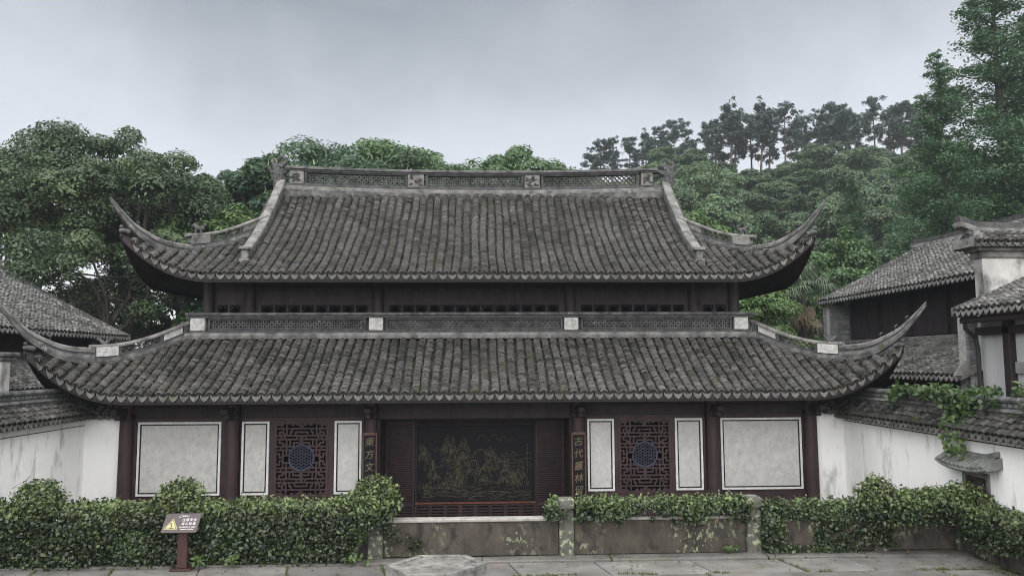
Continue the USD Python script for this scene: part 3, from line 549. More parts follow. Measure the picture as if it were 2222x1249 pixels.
# ------------------------------------------------------------------ lettering (outlines in units of 1/80 em)
GL = json.loads('{"東":[[[9,-6,4,0,23,9,30,16,12,17,12,47,37,48,37,54,5,54,6,60,37,60,37,67,43,67,43,60,75,60,75,54,43,53,43,47,69,47,69,17,50,16,63,5,76,0,73,-6,63,-2,44,13,43,-7,37,-7,36,13],[43,23,63,22,63,30,43,30],[43,35,62,34,63,42,43,42],[18,23,37,22,37,30,18,30],[19,35,36,34,37,42,18,42]]],"方":[[[4,-3,19,10,24,21,27,38,27,47,6,47,5,53,40,53,36,66,40,68,46,59,44,53,75,53,75,47,34,47,33,34,67,34,64,3,58,-6,40,-6,38,0,53,-1,57,2,59,28,32,28,27,11,21,2,9,-7]]],"文":[[[3,-2,21,5,35,15,24,30,17,47,4,47,4,53,39,53,34,66,39,68,46,58,44,53,76,53,76,47,63,47,57,31,46,16,56,7,77,-1,74,-6,55,0,40,11,14,-5,6,-7],[23,46,34,26,41,21,51,33,56,46]]],"化":[[[26,17,41,27,41,66,48,66,48,34,63,46,69,55,75,52,70,44,48,24,49,0,68,0,70,3,71,17,77,15,76,2,72,-5,47,-6,42,-2,41,18,31,13]],[[8,29,4,36,18,52,24,66,30,66,31,64,23,49,23,-7,17,-7,17,38]]],"古":[[[4,47,4,53,37,53,37,67,43,67,43,53,76,53,76,47,43,47,43,29,67,29,67,-7,61,-7,60,-3,20,-3,19,-7,13,-7,13,29,37,29,37,47],[20,23,19,3,61,3,61,23]]],"代":[[[27,34,26,40,45,42,44,66,50,66,51,43,75,46,76,40,52,36,56,15,63,2,70,0,73,14,78,11,74,-5,66,-7,56,0,50,13,46,36]],[[58,61,58,64,63,65,75,52,69,50]],[[2,32,14,46,24,65,30,65,22,48,22,-7,16,-7,16,38,6,28]]],"叢":[[[4,2,11,3,11,24,4,24,4,28,37,29,36,33,13,33,13,37,37,38,36,41,9,41,9,45,25,45,23,52,5,52,5,56,17,56,13,63,14,66,20,64,23,56,30,56,30,67,35,67,36,56,45,56,45,67,50,67,51,56,57,56,62,66,67,66,68,64,63,56,76,56,76,52,58,52,56,48,56,45,72,45,72,41,43,40,44,37,68,37,68,33,43,33,43,28,76,28,76,24,37,23,37,4,42,4,42,-1,51,4,43,16,40,16,40,21,71,20,69,13,62,3,76,-2,73,-7,56,0,45,-6,40,-6,39,-2,41,0,37,0,37,-7,32,-7,32,-1,4,-3],[49,15,53,8,57,7,63,15],[29,51,33,45,49,45,51,50,50,52],[17,4,32,4,32,8,17,8],[17,13,32,12,32,16,17,16],[17,21,32,20,32,24,17,24]]],"林":[[[34,9,43,21,52,41,52,44,40,44,40,50,54,50,54,67,60,67,60,50,75,50,75,44,62,44,62,42,77,10,74,7,71,8,60,29,60,-7,54,-7,53,29,42,9,38,5]],[[3,12,14,32,17,43,4,44,4,50,19,50,19,67,25,67,25,50,36,50,36,44,25,44,25,41,37,29,37,26,33,23,25,32,25,-7,19,-7,19,30,8,10,5,8]]],"留":[[[6,35,9,40,9,61,33,67,36,64,35,62,15,57,15,39,29,42,25,52,30,53,39,36,46,43,49,53,49,58,40,58,40,63,73,63,72,38,67,31,56,31,55,34,55,36,64,36,66,38,66,58,55,58,54,48,49,37,40,30,33,33,31,37,11,31]],[[14,27,67,27,67,-7,61,-7,60,-4,21,-4,20,-7,14,-7],[44,9,43,1,61,1,61,9],[60,14,61,22,43,22,43,14],[20,2,37,1,37,9,20,9],[20,15,37,14,37,22,20,22]]],"迹":[[[3,-2,14,8,14,33,4,33,4,39,20,39,20,7,26,3,35,0,77,1,75,-5,70,-6,38,-6,29,-4,18,3,8,-7]],[[72,19,64,42,69,43,77,24,76,20]],[[27,50,27,56,48,56,44,64,46,67,51,66,55,56,76,56,76,50,61,50,61,7,59,5,48,4,47,7,47,9,55,9,54,50,47,50,47,30,42,14,34,4,28,7,40,24,42,49]],[[22,23,28,31,31,43,37,42,28,20]],[[6,58,8,62,11,62,20,56,23,51,19,48]]],"注":[[[24,-5,24,1,48,1,48,22,30,22,30,28,48,28,48,46,27,46,27,52,50,52,44,66,50,67,56,56,54,52,75,52,75,46,54,46,54,28,72,28,72,22,54,22,54,1,77,1,77,-5]],[[8,61,12,66,26,57,22,53]],[[6,-3,20,23,24,22,25,18,12,-5]],[[4,39,8,44,19,38,21,34,17,31]]],"意":[[[6,43,6,48,24,48,22,56,9,56,9,61,37,61,36,67,40,68,45,61,70,61,70,56,59,56,56,48,75,48,75,43],[28,55,30,48,48,48,52,55]],[[60,9,64,13,74,-1,69,-3]],[[15,39,65,39,65,16,40,16,49,8,46,4,35,11,34,16,15,16],[21,21,58,20,59,24,22,25],[22,35,22,29,59,30,58,35]],[[24,12,30,11,31,-1,51,-1,54,7,58,5,57,-3,53,-6,28,-6,24,-3]],[[5,-1,14,12,19,10,11,-4]]],"安":[[[6,30,6,36,28,36,34,49,40,48,35,36,75,36,75,30,59,30,49,12,73,-2,66,-6,48,5,42,6,31,-1,10,-7,7,-1,25,3,35,9,16,17,23,30],[26,20,43,14,52,30,31,30]],[[7,58,36,58,33,66,40,67,44,58,73,58,73,42,66,42,65,52,13,52,13,42,7,42]]],"全":[[[2,36,24,50,39,68,43,67,44,62,53,53,78,37,75,32,66,36,65,32,43,32,43,19,65,19,65,14,43,14,43,0,74,0,74,-5,6,-5,6,0,37,1,37,14,16,14,16,19,37,19,37,31,16,32,15,36,6,32],[40,58,18,37,63,38]]],"当":[[[9,2,63,2,63,15,13,15,14,21,63,21,63,33,11,33,11,39,37,39,37,67,43,67,43,39,70,39,70,-7,63,-7,62,-4,9,-4]],[[54,44,63,63,70,63,60,43]],[[10,60,14,64,17,62,24,51,25,45,19,44]]],"心":[[[61,37,63,40,67,40,77,14,76,9,71,8]],[[24,-1,24,45,30,45,30,1,55,1,57,17,63,14,62,3,60,-2,54,-6,31,-6]],[[28,60,30,64,33,64,53,46,48,42]],[[4,11,9,25,10,37,16,38,10,6,5,7]]],"坠":[[[4,-5,4,0,37,0,37,10,12,10,12,15,37,15,37,23,43,23,43,15,69,15,69,10,43,10,43,0,76,0,76,-5]],[[29,26,43,39,48,53,49,66,55,66,55,56,60,42,76,26,73,23,67,25,59,33,52,45,40,27,33,23]],[[8,65,32,65,34,63,26,52,34,43,33,35,28,32,19,32,18,35,18,37,28,38,28,43,19,48,24,59,14,59,14,22,8,22]]],"落":[[[24,19,45,27,38,36,29,29,24,32,42,52,47,51,45,46,68,46,71,44,68,38,58,29,77,21,75,16,69,17,69,-7,63,-7,62,-4,39,-4,38,-7,32,-7,32,16,27,15],[52,25,38,17,66,18],[38,2,63,1,63,12,38,12],[41,41,52,32,61,40]],[[5,61,23,61,23,67,29,67,29,61,49,61,51,67,56,67,57,61,75,61,75,56,56,56,56,49,51,49,51,56,30,56,29,49,23,49,23,56,5,56]],[[9,46,13,50,24,44,25,40,21,38]],[[5,-3,7,1,21,18,24,12,14,-2,10,-7]],[[4,30,6,34,9,34,18,29,20,25,16,22]]],"温":[[[20,-5,20,0,27,0,27,26,72,26,72,0,77,0,77,-5],[65,0,66,21,58,21,58,0],[45,2,53,0,53,21,45,21],[33,1,41,1,40,21,33,21]],[[30,64,69,64,69,33,30,33],[36,39,63,38,63,46,36,46],[36,52,63,51,63,59,36,59]],[[8,62,13,66,25,57,21,54]],[[6,0,19,24,22,23,23,17,12,-4,8,-5]],[[3,40,8,44,21,35,16,32]]],"馨":[[[3,28,8,34,10,49,38,49,39,36,52,39,44,43,41,53,47,58,47,66,66,66,67,57,76,57,75,53,64,53,61,62,52,62,46,52,71,50,65,40,75,35,73,31,57,37,48,32,62,33,63,29,43,27,44,23,74,23,74,19,53,19,77,10,74,5,64,8,64,-7,17,-7,17,8,8,5,4,7,4,10,27,18,6,19,6,23,37,23,37,27,18,27,17,31,40,31,40,35,13,35,8,26],[49,47,58,42,63,46],[24,2,24,-1,58,0,57,2],[24,8,24,5,58,6,57,8],[43,13,52,12,52,13,44,18],[28,13,37,12,37,18,33,17],[26,40,34,39,34,45,26,45],[14,40,22,39,22,45,14,45]],[[6,59,6,63,21,63,21,67,26,67,26,63,41,63,41,59,26,59,26,56,39,56,39,52,8,52,8,56,21,56,21,59]]],"提":[[[3,20,3,25,13,28,13,45,4,45,3,51,13,51,13,67,19,67,19,51,28,51,27,45,19,45,19,30,27,31,28,27,19,23,19,-2,16,-6,5,-5,4,-1,13,-1,13,20]],[[29,27,29,32,75,32,75,27,54,27,54,18,71,18,71,13,54,13,54,1,77,-1,76,-6,50,-5,36,6,26,-7,23,-3,32,10,34,23,40,23,39,11,49,3,49,27]],[[33,65,70,65,71,38,33,38],[38,44,65,43,65,49,38,49],[38,54,65,53,65,60,38,60]]],"示":[[[5,36,5,42,75,42,75,36,43,36,43,-4,37,-7,25,-7,23,-3,37,0,37,36]],[[55,26,60,28,63,25,74,2,68,1]],[[12,61,68,61,68,55,12,55]],[[3,5,18,27,24,27,10,1]]]}')
def glyph(mb, ch, fn, size, d, t=0.5):
    from shapely.geometry import Polygon
    for rings in GL[ch]:
        pts = [np.array(q, float).reshape(-1, 2) / 80 for q in rings]
        pg = Polygon(pts[0], pts[1:]).buffer(0)
        for gm in getattr(pg, 'geoms', [pg]):
            if gm.area > 1e-4: mb.extrude(gm, lambda a, b, c: fn(a * size, (b - 0.4) * size, c), d, t)

# ------------------------------------------------------------------ facade, lower storey (wall plane y = 20)
FZ = -0.80
def panel(x0, x1, z0=0.315, z1=2.105):
    p = MB().box(x0 + .085, x1 - .085, 19.962, 20.0, z0 + .085, z1 - .085).build('plaster_panel', 'panel_plaster', hall)
    def frame(a, w, y, name, m):
        f = MB(); f.box(x0 + a, x0 + a + w, y, 20.0, z0 + a, z1 - a); f.box(x1 - a - w, x1 - a, y, 20.0, z0 + a, z1 - a)
        f.box(x0 + a + w, x1 - a - w, y, 20.0, z0 + a, z0 + a + w); f.box(x0 + a + w, x1 - a - w, y, 20.0, z1 - a - w, z1 - a); f.build(name, m, p)
    frame(0.0, .05, 19.945, 'white_border', 'white_paint'); frame(.051, .033, 19.955, 'black_border', 'black_paint')
for a, b in [(-8.38, -6.36), (-5.85, -5.18), (-3.57, -2.90), (2.76, 3.44), (5.00, 5.70), (6.17, 8.26)]: panel(a, b)
PX = [-8.66, -6.08, -2.67, 2.53, 5.97, 8.50]
for i, x in enumerate(PX):
    z = np.array([FZ, 0.2, 1.2, 2.75]); MB().tube(np.stack([0 * z + x, 0 * z + 19.96, z], 1), [.18, .175, .17, .16], 14).build('post', 'red_wood', hall, smooth=40)
    c = MB().box(x - .2, x + .2, 19.72, 20.06, 2.16, 2.3, .02); c.box(x - .09, x + .09, 19.2, 19.8, 2.32, 2.46, .02).box(x - .07, x + .07, 19.4, 19.8, 2.18, 2.318, .02); c.build('bracket', 'dark_wood', hall)
for a, b in [(-8.82, -6.25), (-5.9, -2.85), (2.71, 5.79), (6.15, 8.66)]:
    # dark red boards round the panels; the window bays leave an opening
    win = {-5.9: (-5.07, -3.72), 2.71: (3.55, 4.91)}.get(a)
    if not win: MB().box(a, b, 20.002, 20.08, FZ, 2.9).build('board_wall', 'red_wood', hall)
    else:
        m = MB(); m.box(a, win[0], 20.002, 20.08, FZ, 2.9).box(win[1], b, 20.002, 20.08, FZ, 2.9).box(win[0], win[1], 20.002, 20.08, FZ, .24).box(win[0], win[1], 20.002, 20.08, 2.10, 2.9)
        m.build('board_wall', 'red_wood', hall)
    MB().box(a + .02, b - .02, 19.965, 20.001, 2.20, 2.48, .01).build('lintel', 'dark_wood', hall)
    MB().box(a + .02, b - .02, 19.975, 20.001, FZ + .05, .22, .01).build('sill_beam', 'red_wood', hall)
# lattice windows with a round blue medallion
Q = ["....#.##..#...", "##.##.#######.", "..............", "###.#.##.#####", "#...#.#..#....", "#.#...#.##.###", "..............", "##.#.######.#.", "..............",
     "#.###.#.#####.", "#...#.#.#.....", "###...#.#.###.", "..............", "##.##.###.###.", "..............", "###.#.#.##....", "..#.#.###.....", "#.#...........", "#...####......", "###.####......"]
def lattice_window(x0, x1, z0, z1):
    w = MB(); fr = .07
    w.box(x0, x0 + fr, 19.985, 20.09, z0, z1).box(x1 - fr, x1, 19.985, 20.09, z0, z1).box(x0 + fr, x1 - fr, 19.985, 20.09, z0, z0 + fr).box(x0 + fr, x1 - fr, 19.985, 20.09, z1 - fr, z1)
    p = w.build('lattice_window', 'red_wood', hall)
    cx, cz, R = (x0 + x1) / 2, (z0 + z1) / 2 + .03, .31
    rows = [r + r[::-1] for r in Q]; rows = rows + rows[-2::-1]; nr, nc = len(rows), len(rows[0])
    cw, ch = (x1 - x0 - 2 * fr) / nc, (z1 - z0 - 2 * fr) / nr; m = MB()
    for j, row in enumerate(rows):
        z = z0 + fr + j * ch; k = 0
        while k < nc:
            if row[k] == '.':
                e = k
                while e < nc and row[e] == '.': e += 1
                xa, xb = x0 + fr + k * cw, x0 + fr + e * cw; zm = z + ch / 2 - cz
                hw = math.sqrt(max(0, R * R - zm * zm)) * .97
                for s0, s1 in ((xa, min(xb, cx - hw)), (max(xa, cx + hw), xb)) if hw > 0 else ((xa, xb),):
                    if s1 - s0 > .004: m.box(s0, s1, 20.012, 20.045, z, z + ch)
                k = e
            else: k += 1
    m.build('fretwork', 'red_wood', p)
    an = np.linspace(0, 2 * np.pi, 41); ring = MB(); pts = np.stack([cx + R * np.cos(an), 0 * an + 20.02, cz + R * np.sin(an)], 1); ring.tube(pts, .024, 6)
    md = ring.build('round_medallion', 'blue_paint', p)
    b = MB()
    for k in np.arange(-R * 1.5, R * 1.5, .062):
        for d in (1, -1, 0):
            if d == 0: continue
            # chord of the circle along slope d*0.55
            th = math.atan(.55 * d); nx, nz = -math.sin(th), math.cos(th); h = R * R - k * k
            if h <= 0: continue
            h = math.sqrt(h); c = np.array([cx + nx * k, 20.02, cz + nz * k]); tx = np.array([math.cos(th), 0, math.sin(th)]); b.bar(c - tx * h, c + tx * h, .017, .014, ref=(0, 1, 0))
    b.build('medallion_lattice', 'blue_paint', md)
lattice_window(-5.07, -3.72, .24, 2.10); lattice_window(3.55, 4.91, .24, 2.10)
# centre bay: recess with slatted screens round the landscape board
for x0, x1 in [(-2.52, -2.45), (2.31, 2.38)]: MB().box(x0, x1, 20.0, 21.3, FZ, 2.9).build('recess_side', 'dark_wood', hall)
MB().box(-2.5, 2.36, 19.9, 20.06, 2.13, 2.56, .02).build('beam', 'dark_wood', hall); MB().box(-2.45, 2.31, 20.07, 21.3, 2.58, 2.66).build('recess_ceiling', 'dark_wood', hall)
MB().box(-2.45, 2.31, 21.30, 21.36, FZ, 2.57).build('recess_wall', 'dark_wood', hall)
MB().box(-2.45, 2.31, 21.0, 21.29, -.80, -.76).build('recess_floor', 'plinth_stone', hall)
def screen(x0, x1, z0, z1, name='slat_screen', step=.062):
    f = MB(); w = .045; y = 21.18
    f.box(x0, x0 + w, y, 21.29, z0, z1).box(x1 - w, x1, y, 21.29, z0, z1).box(x0 + w, x1 - w, y, 21.29, z0, z0 + w).box(x0 + w, x1 - w, y, 21.29, z1 - w, z1)
    p = f.build(name, 'red_wood', hall); s = MB(); z = z0 + w + .012
    while z < z1 - w - .03: s.box(x0 + w, x1 - w, 21.205, 21.235, z, z + step * .55); z += step
    s.build('slats', 'red_wood', p, kind='stuff')
screen(-2.44, -1.68, -.19, 1.98, step=.055); screen(1.55, 2.30, -.19, 1.98, step=.055); screen(-2.44, -1.68, -.75, -.192, step=.075); screen(1.55, 2.30, -.75, -.192, step=.075)
for k in range(8):
    w = 3.20 / 8; screen(-1.67 + k * w + .003, -1.67 + (k + 1) * w - .003, -.60 + .36, -.185, step=.06) if False else screen(-1.67 + k * w + .003, -1.67 + (k + 1) * w - .003, -.75, -.185, step=.075)
MB().box(-2.44, 2.30, 21.16, 21.29, 1.985, 2.12, .01).build('screen_rail', 'dark_wood', hall)
board = thing('landscape_board', 'large black lacquer board with fine gold landscape drawing in central recess', 'artwork', (-.06, 21.2, -.17))
MB().box(-1.61, 1.49, 21.17, 21.28, -.115, 1.87, .01).build('board', 'lacquer', board)
f = MB(); f.box(-1.665, -1.612, 21.15, 21.29, -.115, 1.93, .008).box(1.492, 1.545, 21.15, 21.29, -.115, 1.93, .008).box(-1.611, 1.491, 21.15, 21.29, 1.872, 1.93, .008); f.build('frame', 'dark_wood', board)
MB().box(-1.66, 1.54, 21.13, 21.29, -.17, -.116, .008).build('bottom_rail', 'bright_rail', board)
ln = MB(); r = np.random.default_rng(21)
def stroke(pts, w=.006):
    pts = [(x, z) for x, z in pts if -1.59 < x < 1.47 and -.1 < z < 1.85]
    for (a, b), (c, d) in zip(pts[:-1], pts[1:]): ln.bar((a, 21.167, b), (c, 21.167, d), w, .004, ref=(0, 1, 0))
def peak(cx, cz, w, h, hatch=10, lw=.006):
    """a crag: a crooked outline, inner ridges running down and broken texture strokes"""
    xs = np.linspace(-1, 1, 15); pw = r.uniform(1.2, 2.4); zs = h * np.clip(1 - np.abs(xs) ** pw, 0, 1) + r.normal(0, .035 * h, 15); stroke(list(zip(cx + xs * w + r.normal(0, .02 * w, 15), cz + zs)), lw)
    for _ in range(hatch):
        x = r.uniform(-.85, .85); z1 = h * (1 - abs(x) ** pw) * r.uniform(.5, .97); L = h * r.uniform(.12, .4); n = 4; t = np.linspace(0, 1, n)
        stroke(list(zip(cx + x * w * (1 + .15 * t) + r.normal(0, .008, n), cz + z1 - L * t)), r.uniform(.003, .006))
for cx, cz, w, h in [(.1, 1.46, .13, .16), (.42, 1.46, .15, .18), (.68, 1.46, .1, .12), (.9, 1.44, .09, .1)]: peak(cx, cz, w, h, 2, .004)
for _ in range(64):
    cx = r.uniform(-1.5, .75) if r.random() < .8 else r.uniform(.6, 1.25); cz = r.uniform(.25, 1.2) if cx < .6 else r.uniform(.25, .85); peak(cx, cz, r.uniform(.07, .2), r.uniform(.12, .42) * (1.2 if cx < 0 else .9), 9, r.uniform(.003, .007))
CL = [(-1.3, .3), (-.95, .28), (-.75, .33), (.3, .38), (.75, .42), (1.1, .3), (.7, .1), (-1.4, .15), (-1.2, .5), (.55, .85), (-.6, .28), (.1, .42), (-.2, .6), (-.5, .7), (.9, .33)]
for _ in range(420):     # trees and reeds in clumps
    cx, cz = CL[r.integers(len(CL))]; x, z = cx + r.normal(0, .14), cz + r.normal(0, .06); L = r.uniform(.02, .07)
    stroke([(x, z), (x + r.normal(0, .012), z + L)], r.uniform(.003, .007))
    if r.random() < .5: stroke([(x - .015, z + L * .8), (x + .015, z + L)], .006)
for _ in range(190):     # water, banks and cloud lines
    x, z = r.uniform(-1.55, 1.4), r.choice([r.uniform(-.08, .3), r.uniform(-.08, .15), r.uniform(.7, 1.3)]); L = r.uniform(.05, .28); n = 6; xs = np.linspace(0, L, n); stroke(list(zip(x + xs, z + .012 * np.sin(xs * 30 + x * 9) + r.normal(0, .004, n))), r.uniform(.003, .006))
for z0_, a_, w_ in ((.2, .05, .009), (.12, .03, .008), (.30, .04, .006), (.03, .02, .006)):
    xs = np.linspace(-1.45, r.uniform(-.1, .9), 40); stroke(list(zip(xs, z0_ + a_ * np.sin(xs * 5) + .4 * a_ * np.sin(xs * 17 + z0_ * 40))), w_)
for k in range(14): x = 1.31; z = 1.36 - k * .055; stroke([(x - .013, z), (x + .013, z)], .008); stroke([(x, z + .018), (x, z - .014)], .006); stroke([(x - .012, z - .012), (x + .012, z + .01)], .005)
ln.build('gold_drawing', 'gold', board)
# couplet boards
for i, (xc, txt, lab) in enumerate([(-2.67, '東方文化', 'narrow black couplet board with gold characters on the post left of the recess'), (2.51, '古代叢林留迹', 'narrow black couplet board with gold characters on the post right of the recess')]):
    zt_ = 1.83 if i == 0 else 1.80
    t_ = thing('couplet_board', lab, 'couplet board', (xc, 19.76, -.1), group='couplet boards on the central posts')
    MB().box(xc - .145, xc + .145, 19.745, 19.785, -.1, zt_ - .07, .005).build('board', 'lacquer', t_)
    fr = MB(); fr.box(xc - .18, xc - .146, 19.73, 19.79, -.1, zt_, .006).box(xc + .146, xc + .18, 19.73, 19.79, -.1, zt_, .006); fr.build('side_frame', 'frame_copper', t_)
    MB().box(xc - .145, xc + .145, 19.73, 19.79, zt_ - .069, zt_, .006).build('top_frame', 'frame_copper', t_)
    for k, ch in enumerate(txt):
        g = MB(); z = zt_ - .22 - k * (.305 if i == 0 else .30); glyph(g, ch, lambda a, b, c, z=z: np.stack([xc - .115 + a + .10 * (b), 19.744 - c, z + b + .10 * (a - .1)], 1), .23, .006)
        g.build('character', 'dull_gold', t_)
# closed shell of the hall
MB().box(-8.82, -8.74, 20.09, 29.2, FZ, 2.9).build('side_wall', 'red_wood', hall); MB().box(8.58, 8.66, 20.09, 29.2, FZ, 2.9).build('side_wall', 'red_wood', hall)
MB().box(-8.82, 8.66, 29.2, 29.28, FZ, 2.9).build('rear_wall', 'red_wood', hall)
MB().box(-8.7, 8.54, 21.45, 29.15, -.79, -.74).build('floor', 'plinth_stone', hall)
# ------------------------------------------------------------------ upper storey (plane y = 21.57)
UZ0, UZ1 = 4.0, 6.15
UP = [-7.30, -6.19, -2.73, 2.55, 6.01, 7.14]
for x in UP: z = np.array([UZ0, UZ1]); MB().tube(np.stack([0 * z + x, 0 * z + 21.55, z], 1), .15, 12).build('upper_post', 'grey_wood', hall, smooth=40)
wins = [(-7.09, -6.44, 2), (-5.92, -2.99, 8), (-2.45, 2.26, 13), (2.83, 5.77, 8), (6.25, 6.94, 2)]
bays = [(-7.17, -6.32), (-6.06, -2.86), (-2.6, 2.42), (2.68, 5.88), (6.14, 7.01)]
for (a, b), (x0, x1, n) in zip(bays, wins):
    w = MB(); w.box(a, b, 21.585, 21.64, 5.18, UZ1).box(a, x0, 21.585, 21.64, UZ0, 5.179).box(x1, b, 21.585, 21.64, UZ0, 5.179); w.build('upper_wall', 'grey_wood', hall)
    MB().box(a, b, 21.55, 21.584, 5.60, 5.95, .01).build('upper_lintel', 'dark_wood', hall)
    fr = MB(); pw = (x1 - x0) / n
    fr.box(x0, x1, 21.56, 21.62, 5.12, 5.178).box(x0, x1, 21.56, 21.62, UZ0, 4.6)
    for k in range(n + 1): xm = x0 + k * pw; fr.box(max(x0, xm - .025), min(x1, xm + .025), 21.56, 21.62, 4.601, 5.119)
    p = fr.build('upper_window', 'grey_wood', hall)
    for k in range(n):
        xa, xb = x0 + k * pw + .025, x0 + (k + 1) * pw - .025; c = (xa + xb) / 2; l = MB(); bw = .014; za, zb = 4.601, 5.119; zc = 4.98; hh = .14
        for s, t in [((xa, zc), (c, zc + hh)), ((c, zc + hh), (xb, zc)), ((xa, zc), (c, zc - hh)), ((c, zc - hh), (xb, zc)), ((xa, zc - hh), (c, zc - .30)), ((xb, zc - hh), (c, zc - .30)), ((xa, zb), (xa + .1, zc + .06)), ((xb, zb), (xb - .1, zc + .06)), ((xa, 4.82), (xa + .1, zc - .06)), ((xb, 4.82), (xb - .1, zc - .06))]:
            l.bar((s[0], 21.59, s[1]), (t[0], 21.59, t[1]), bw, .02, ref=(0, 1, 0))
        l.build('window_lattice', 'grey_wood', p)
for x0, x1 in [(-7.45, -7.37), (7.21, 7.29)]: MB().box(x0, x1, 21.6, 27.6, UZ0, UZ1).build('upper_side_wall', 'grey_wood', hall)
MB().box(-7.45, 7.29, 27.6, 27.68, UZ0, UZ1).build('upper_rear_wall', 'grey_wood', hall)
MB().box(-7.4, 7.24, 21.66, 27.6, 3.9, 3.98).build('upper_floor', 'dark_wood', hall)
# ------------------------------------------------------------------ ground
def grid_mesh(xs, ys, zf):
    X, Y = np.meshgrid(xs, ys, indexing='ij'); n, m = X.shape; v = np.stack([X.ravel(), Y.ravel(), zf(X, Y).ravel()], 1)
    i, j = np.meshgrid(np.arange(n - 1), np.arange(m - 1), indexing='ij')
    return v, np.stack([i * m + j, (i + 1) * m + j, (i + 1) * m + j + 1, i * m + j + 1], -1).reshape(-1, 4)
def hillz(x, y):
    s = np.clip((y - 44) / 66, 0, 1); s = s * s * (3 - 2 * s); q = np.clip((x + 6) / 26, 0, 1); q = q * q * (3 - 2 * q)
    far = np.clip((y - 112) / 200, 0, 1)
    p = np.stack([x * .05, y * .05, 0 * x], -1)
    return 26.0 * s * q + (meshkit.fbm(p, 3, 3) - .5) * 5 * s + 3 * far - .9 + np.clip((x - 30) / 40, 0, 1) * 3 * s
v, f = grid_mesh(np.linspace(-700, 700, 15), np.linspace(-300, 1100, 15), lambda X, Y: np.full_like(X, -1.0)); 
MB().add(v, f).build('ground', 'earth', kind='structure')
v, f = grid_mesh(np.linspace(-50, 110, 56), np.linspace(40, 150, 40), lambda X, Y: hillz(X, Y) - .3); MB().add(v, f).build('hill', 'forest_floor', kind='structure', smooth=True)
MB().box(-16, 16, 14.96, 48, -.98, -.9).build('inner_court', 'earth', kind='structure')
paving = MB().box(-14, 10.2, 4.0, 14.78, -.9, -.028).build('paving', 'mortar' if False else 'earth', kind='structure')
r = np.random.default_rng(5)
rows = [(14.30, 14.66, 2.3), (13.42, 14.285, 1.35), (12.50, 13.405, 1.25), (11.58, 12.485, 1.4), (10.65, 11.565, 1.3), (9.7, 10.635, 1.4)]
JOINTS = []
for k, (y0, y1, wd) in enumerate(rows):
    x = -12.5 + r.uniform(0, 1)
    while x < 9.0:
        w = wd * r.uniform(.72, 1.28); x1 = min(x + w, 9.1); tl = r.normal(0, .03); z = (0.03 if k == 0 else 0.0) + r.normal(0, .004); g = .008 + abs(r.normal(0, .006)); dz = r.normal(0, .004, 4)
        m = MB().box(x + g, x1 - g, y0, y1 - .004, -.1, z, .012, t=np.clip(.5 + r.normal(0, .25), 0, 1)); vv = m.v[0]; vv[:, 0] += (vv[:, 1] - y0) * (-.22 if k else 0) + tl * 0; vv[:, 2] += np.where(vv[:, 2] > -.05, (vv[:, 0] - x) * dz[0] + (vv[:, 1] - y0) * dz[1], 0)
        m.build('paving_slab', 'slab_stone', paving); JOINTS.append((x1, y0, y1)); x = x1
# ------------------------------------------------------------------ balustrade
PXS = [-7.86, -5.36, -1.86, 1.62, 5.10, 7.50, 9.10]
bal = thing('stone_balustrade', 'low weathered stone balustrade of lichen-spotted panels and square posts', 'balustrade', (0, 14.75, 0))
for i, x in enumerate([-10.4] + PXS):
    p = MB().box(x - .135, x + .135, 14.62, 14.9, 0, .80, .015).build('balustrade_post', 'post_stone', bal)
    MB().box(x - .115, x + .115, 14.64, 14.88, .801, .84, .01).box(x - .155, x + .155, 14.60, 14.92, .841, 1.04, .03).build('post_cap', 'post_stone', p)
xs = [-10.4] + PXS
for a, b in zip(xs[:-1], xs[1:]):
    MB().box(a + .137, b - .137, 14.68, 14.86, .03, .64, .012).build('stone_panel', 'parapet_stone', bal)
    MB().box(a + .137, b - .137, 14.65, 14.89, .642, .70, .012).build('coping_slab', 'parapet_cap', bal)
MB().box(9.0, 9.2, 11.0, 14.60, .0, .66, .015).build('stone_panel', 'parapet_stone', bal)
MB().box(-12, 9.2, 14.665, 14.95, -.93, .0, .01).build('footing', 'plinth_stone', bal)
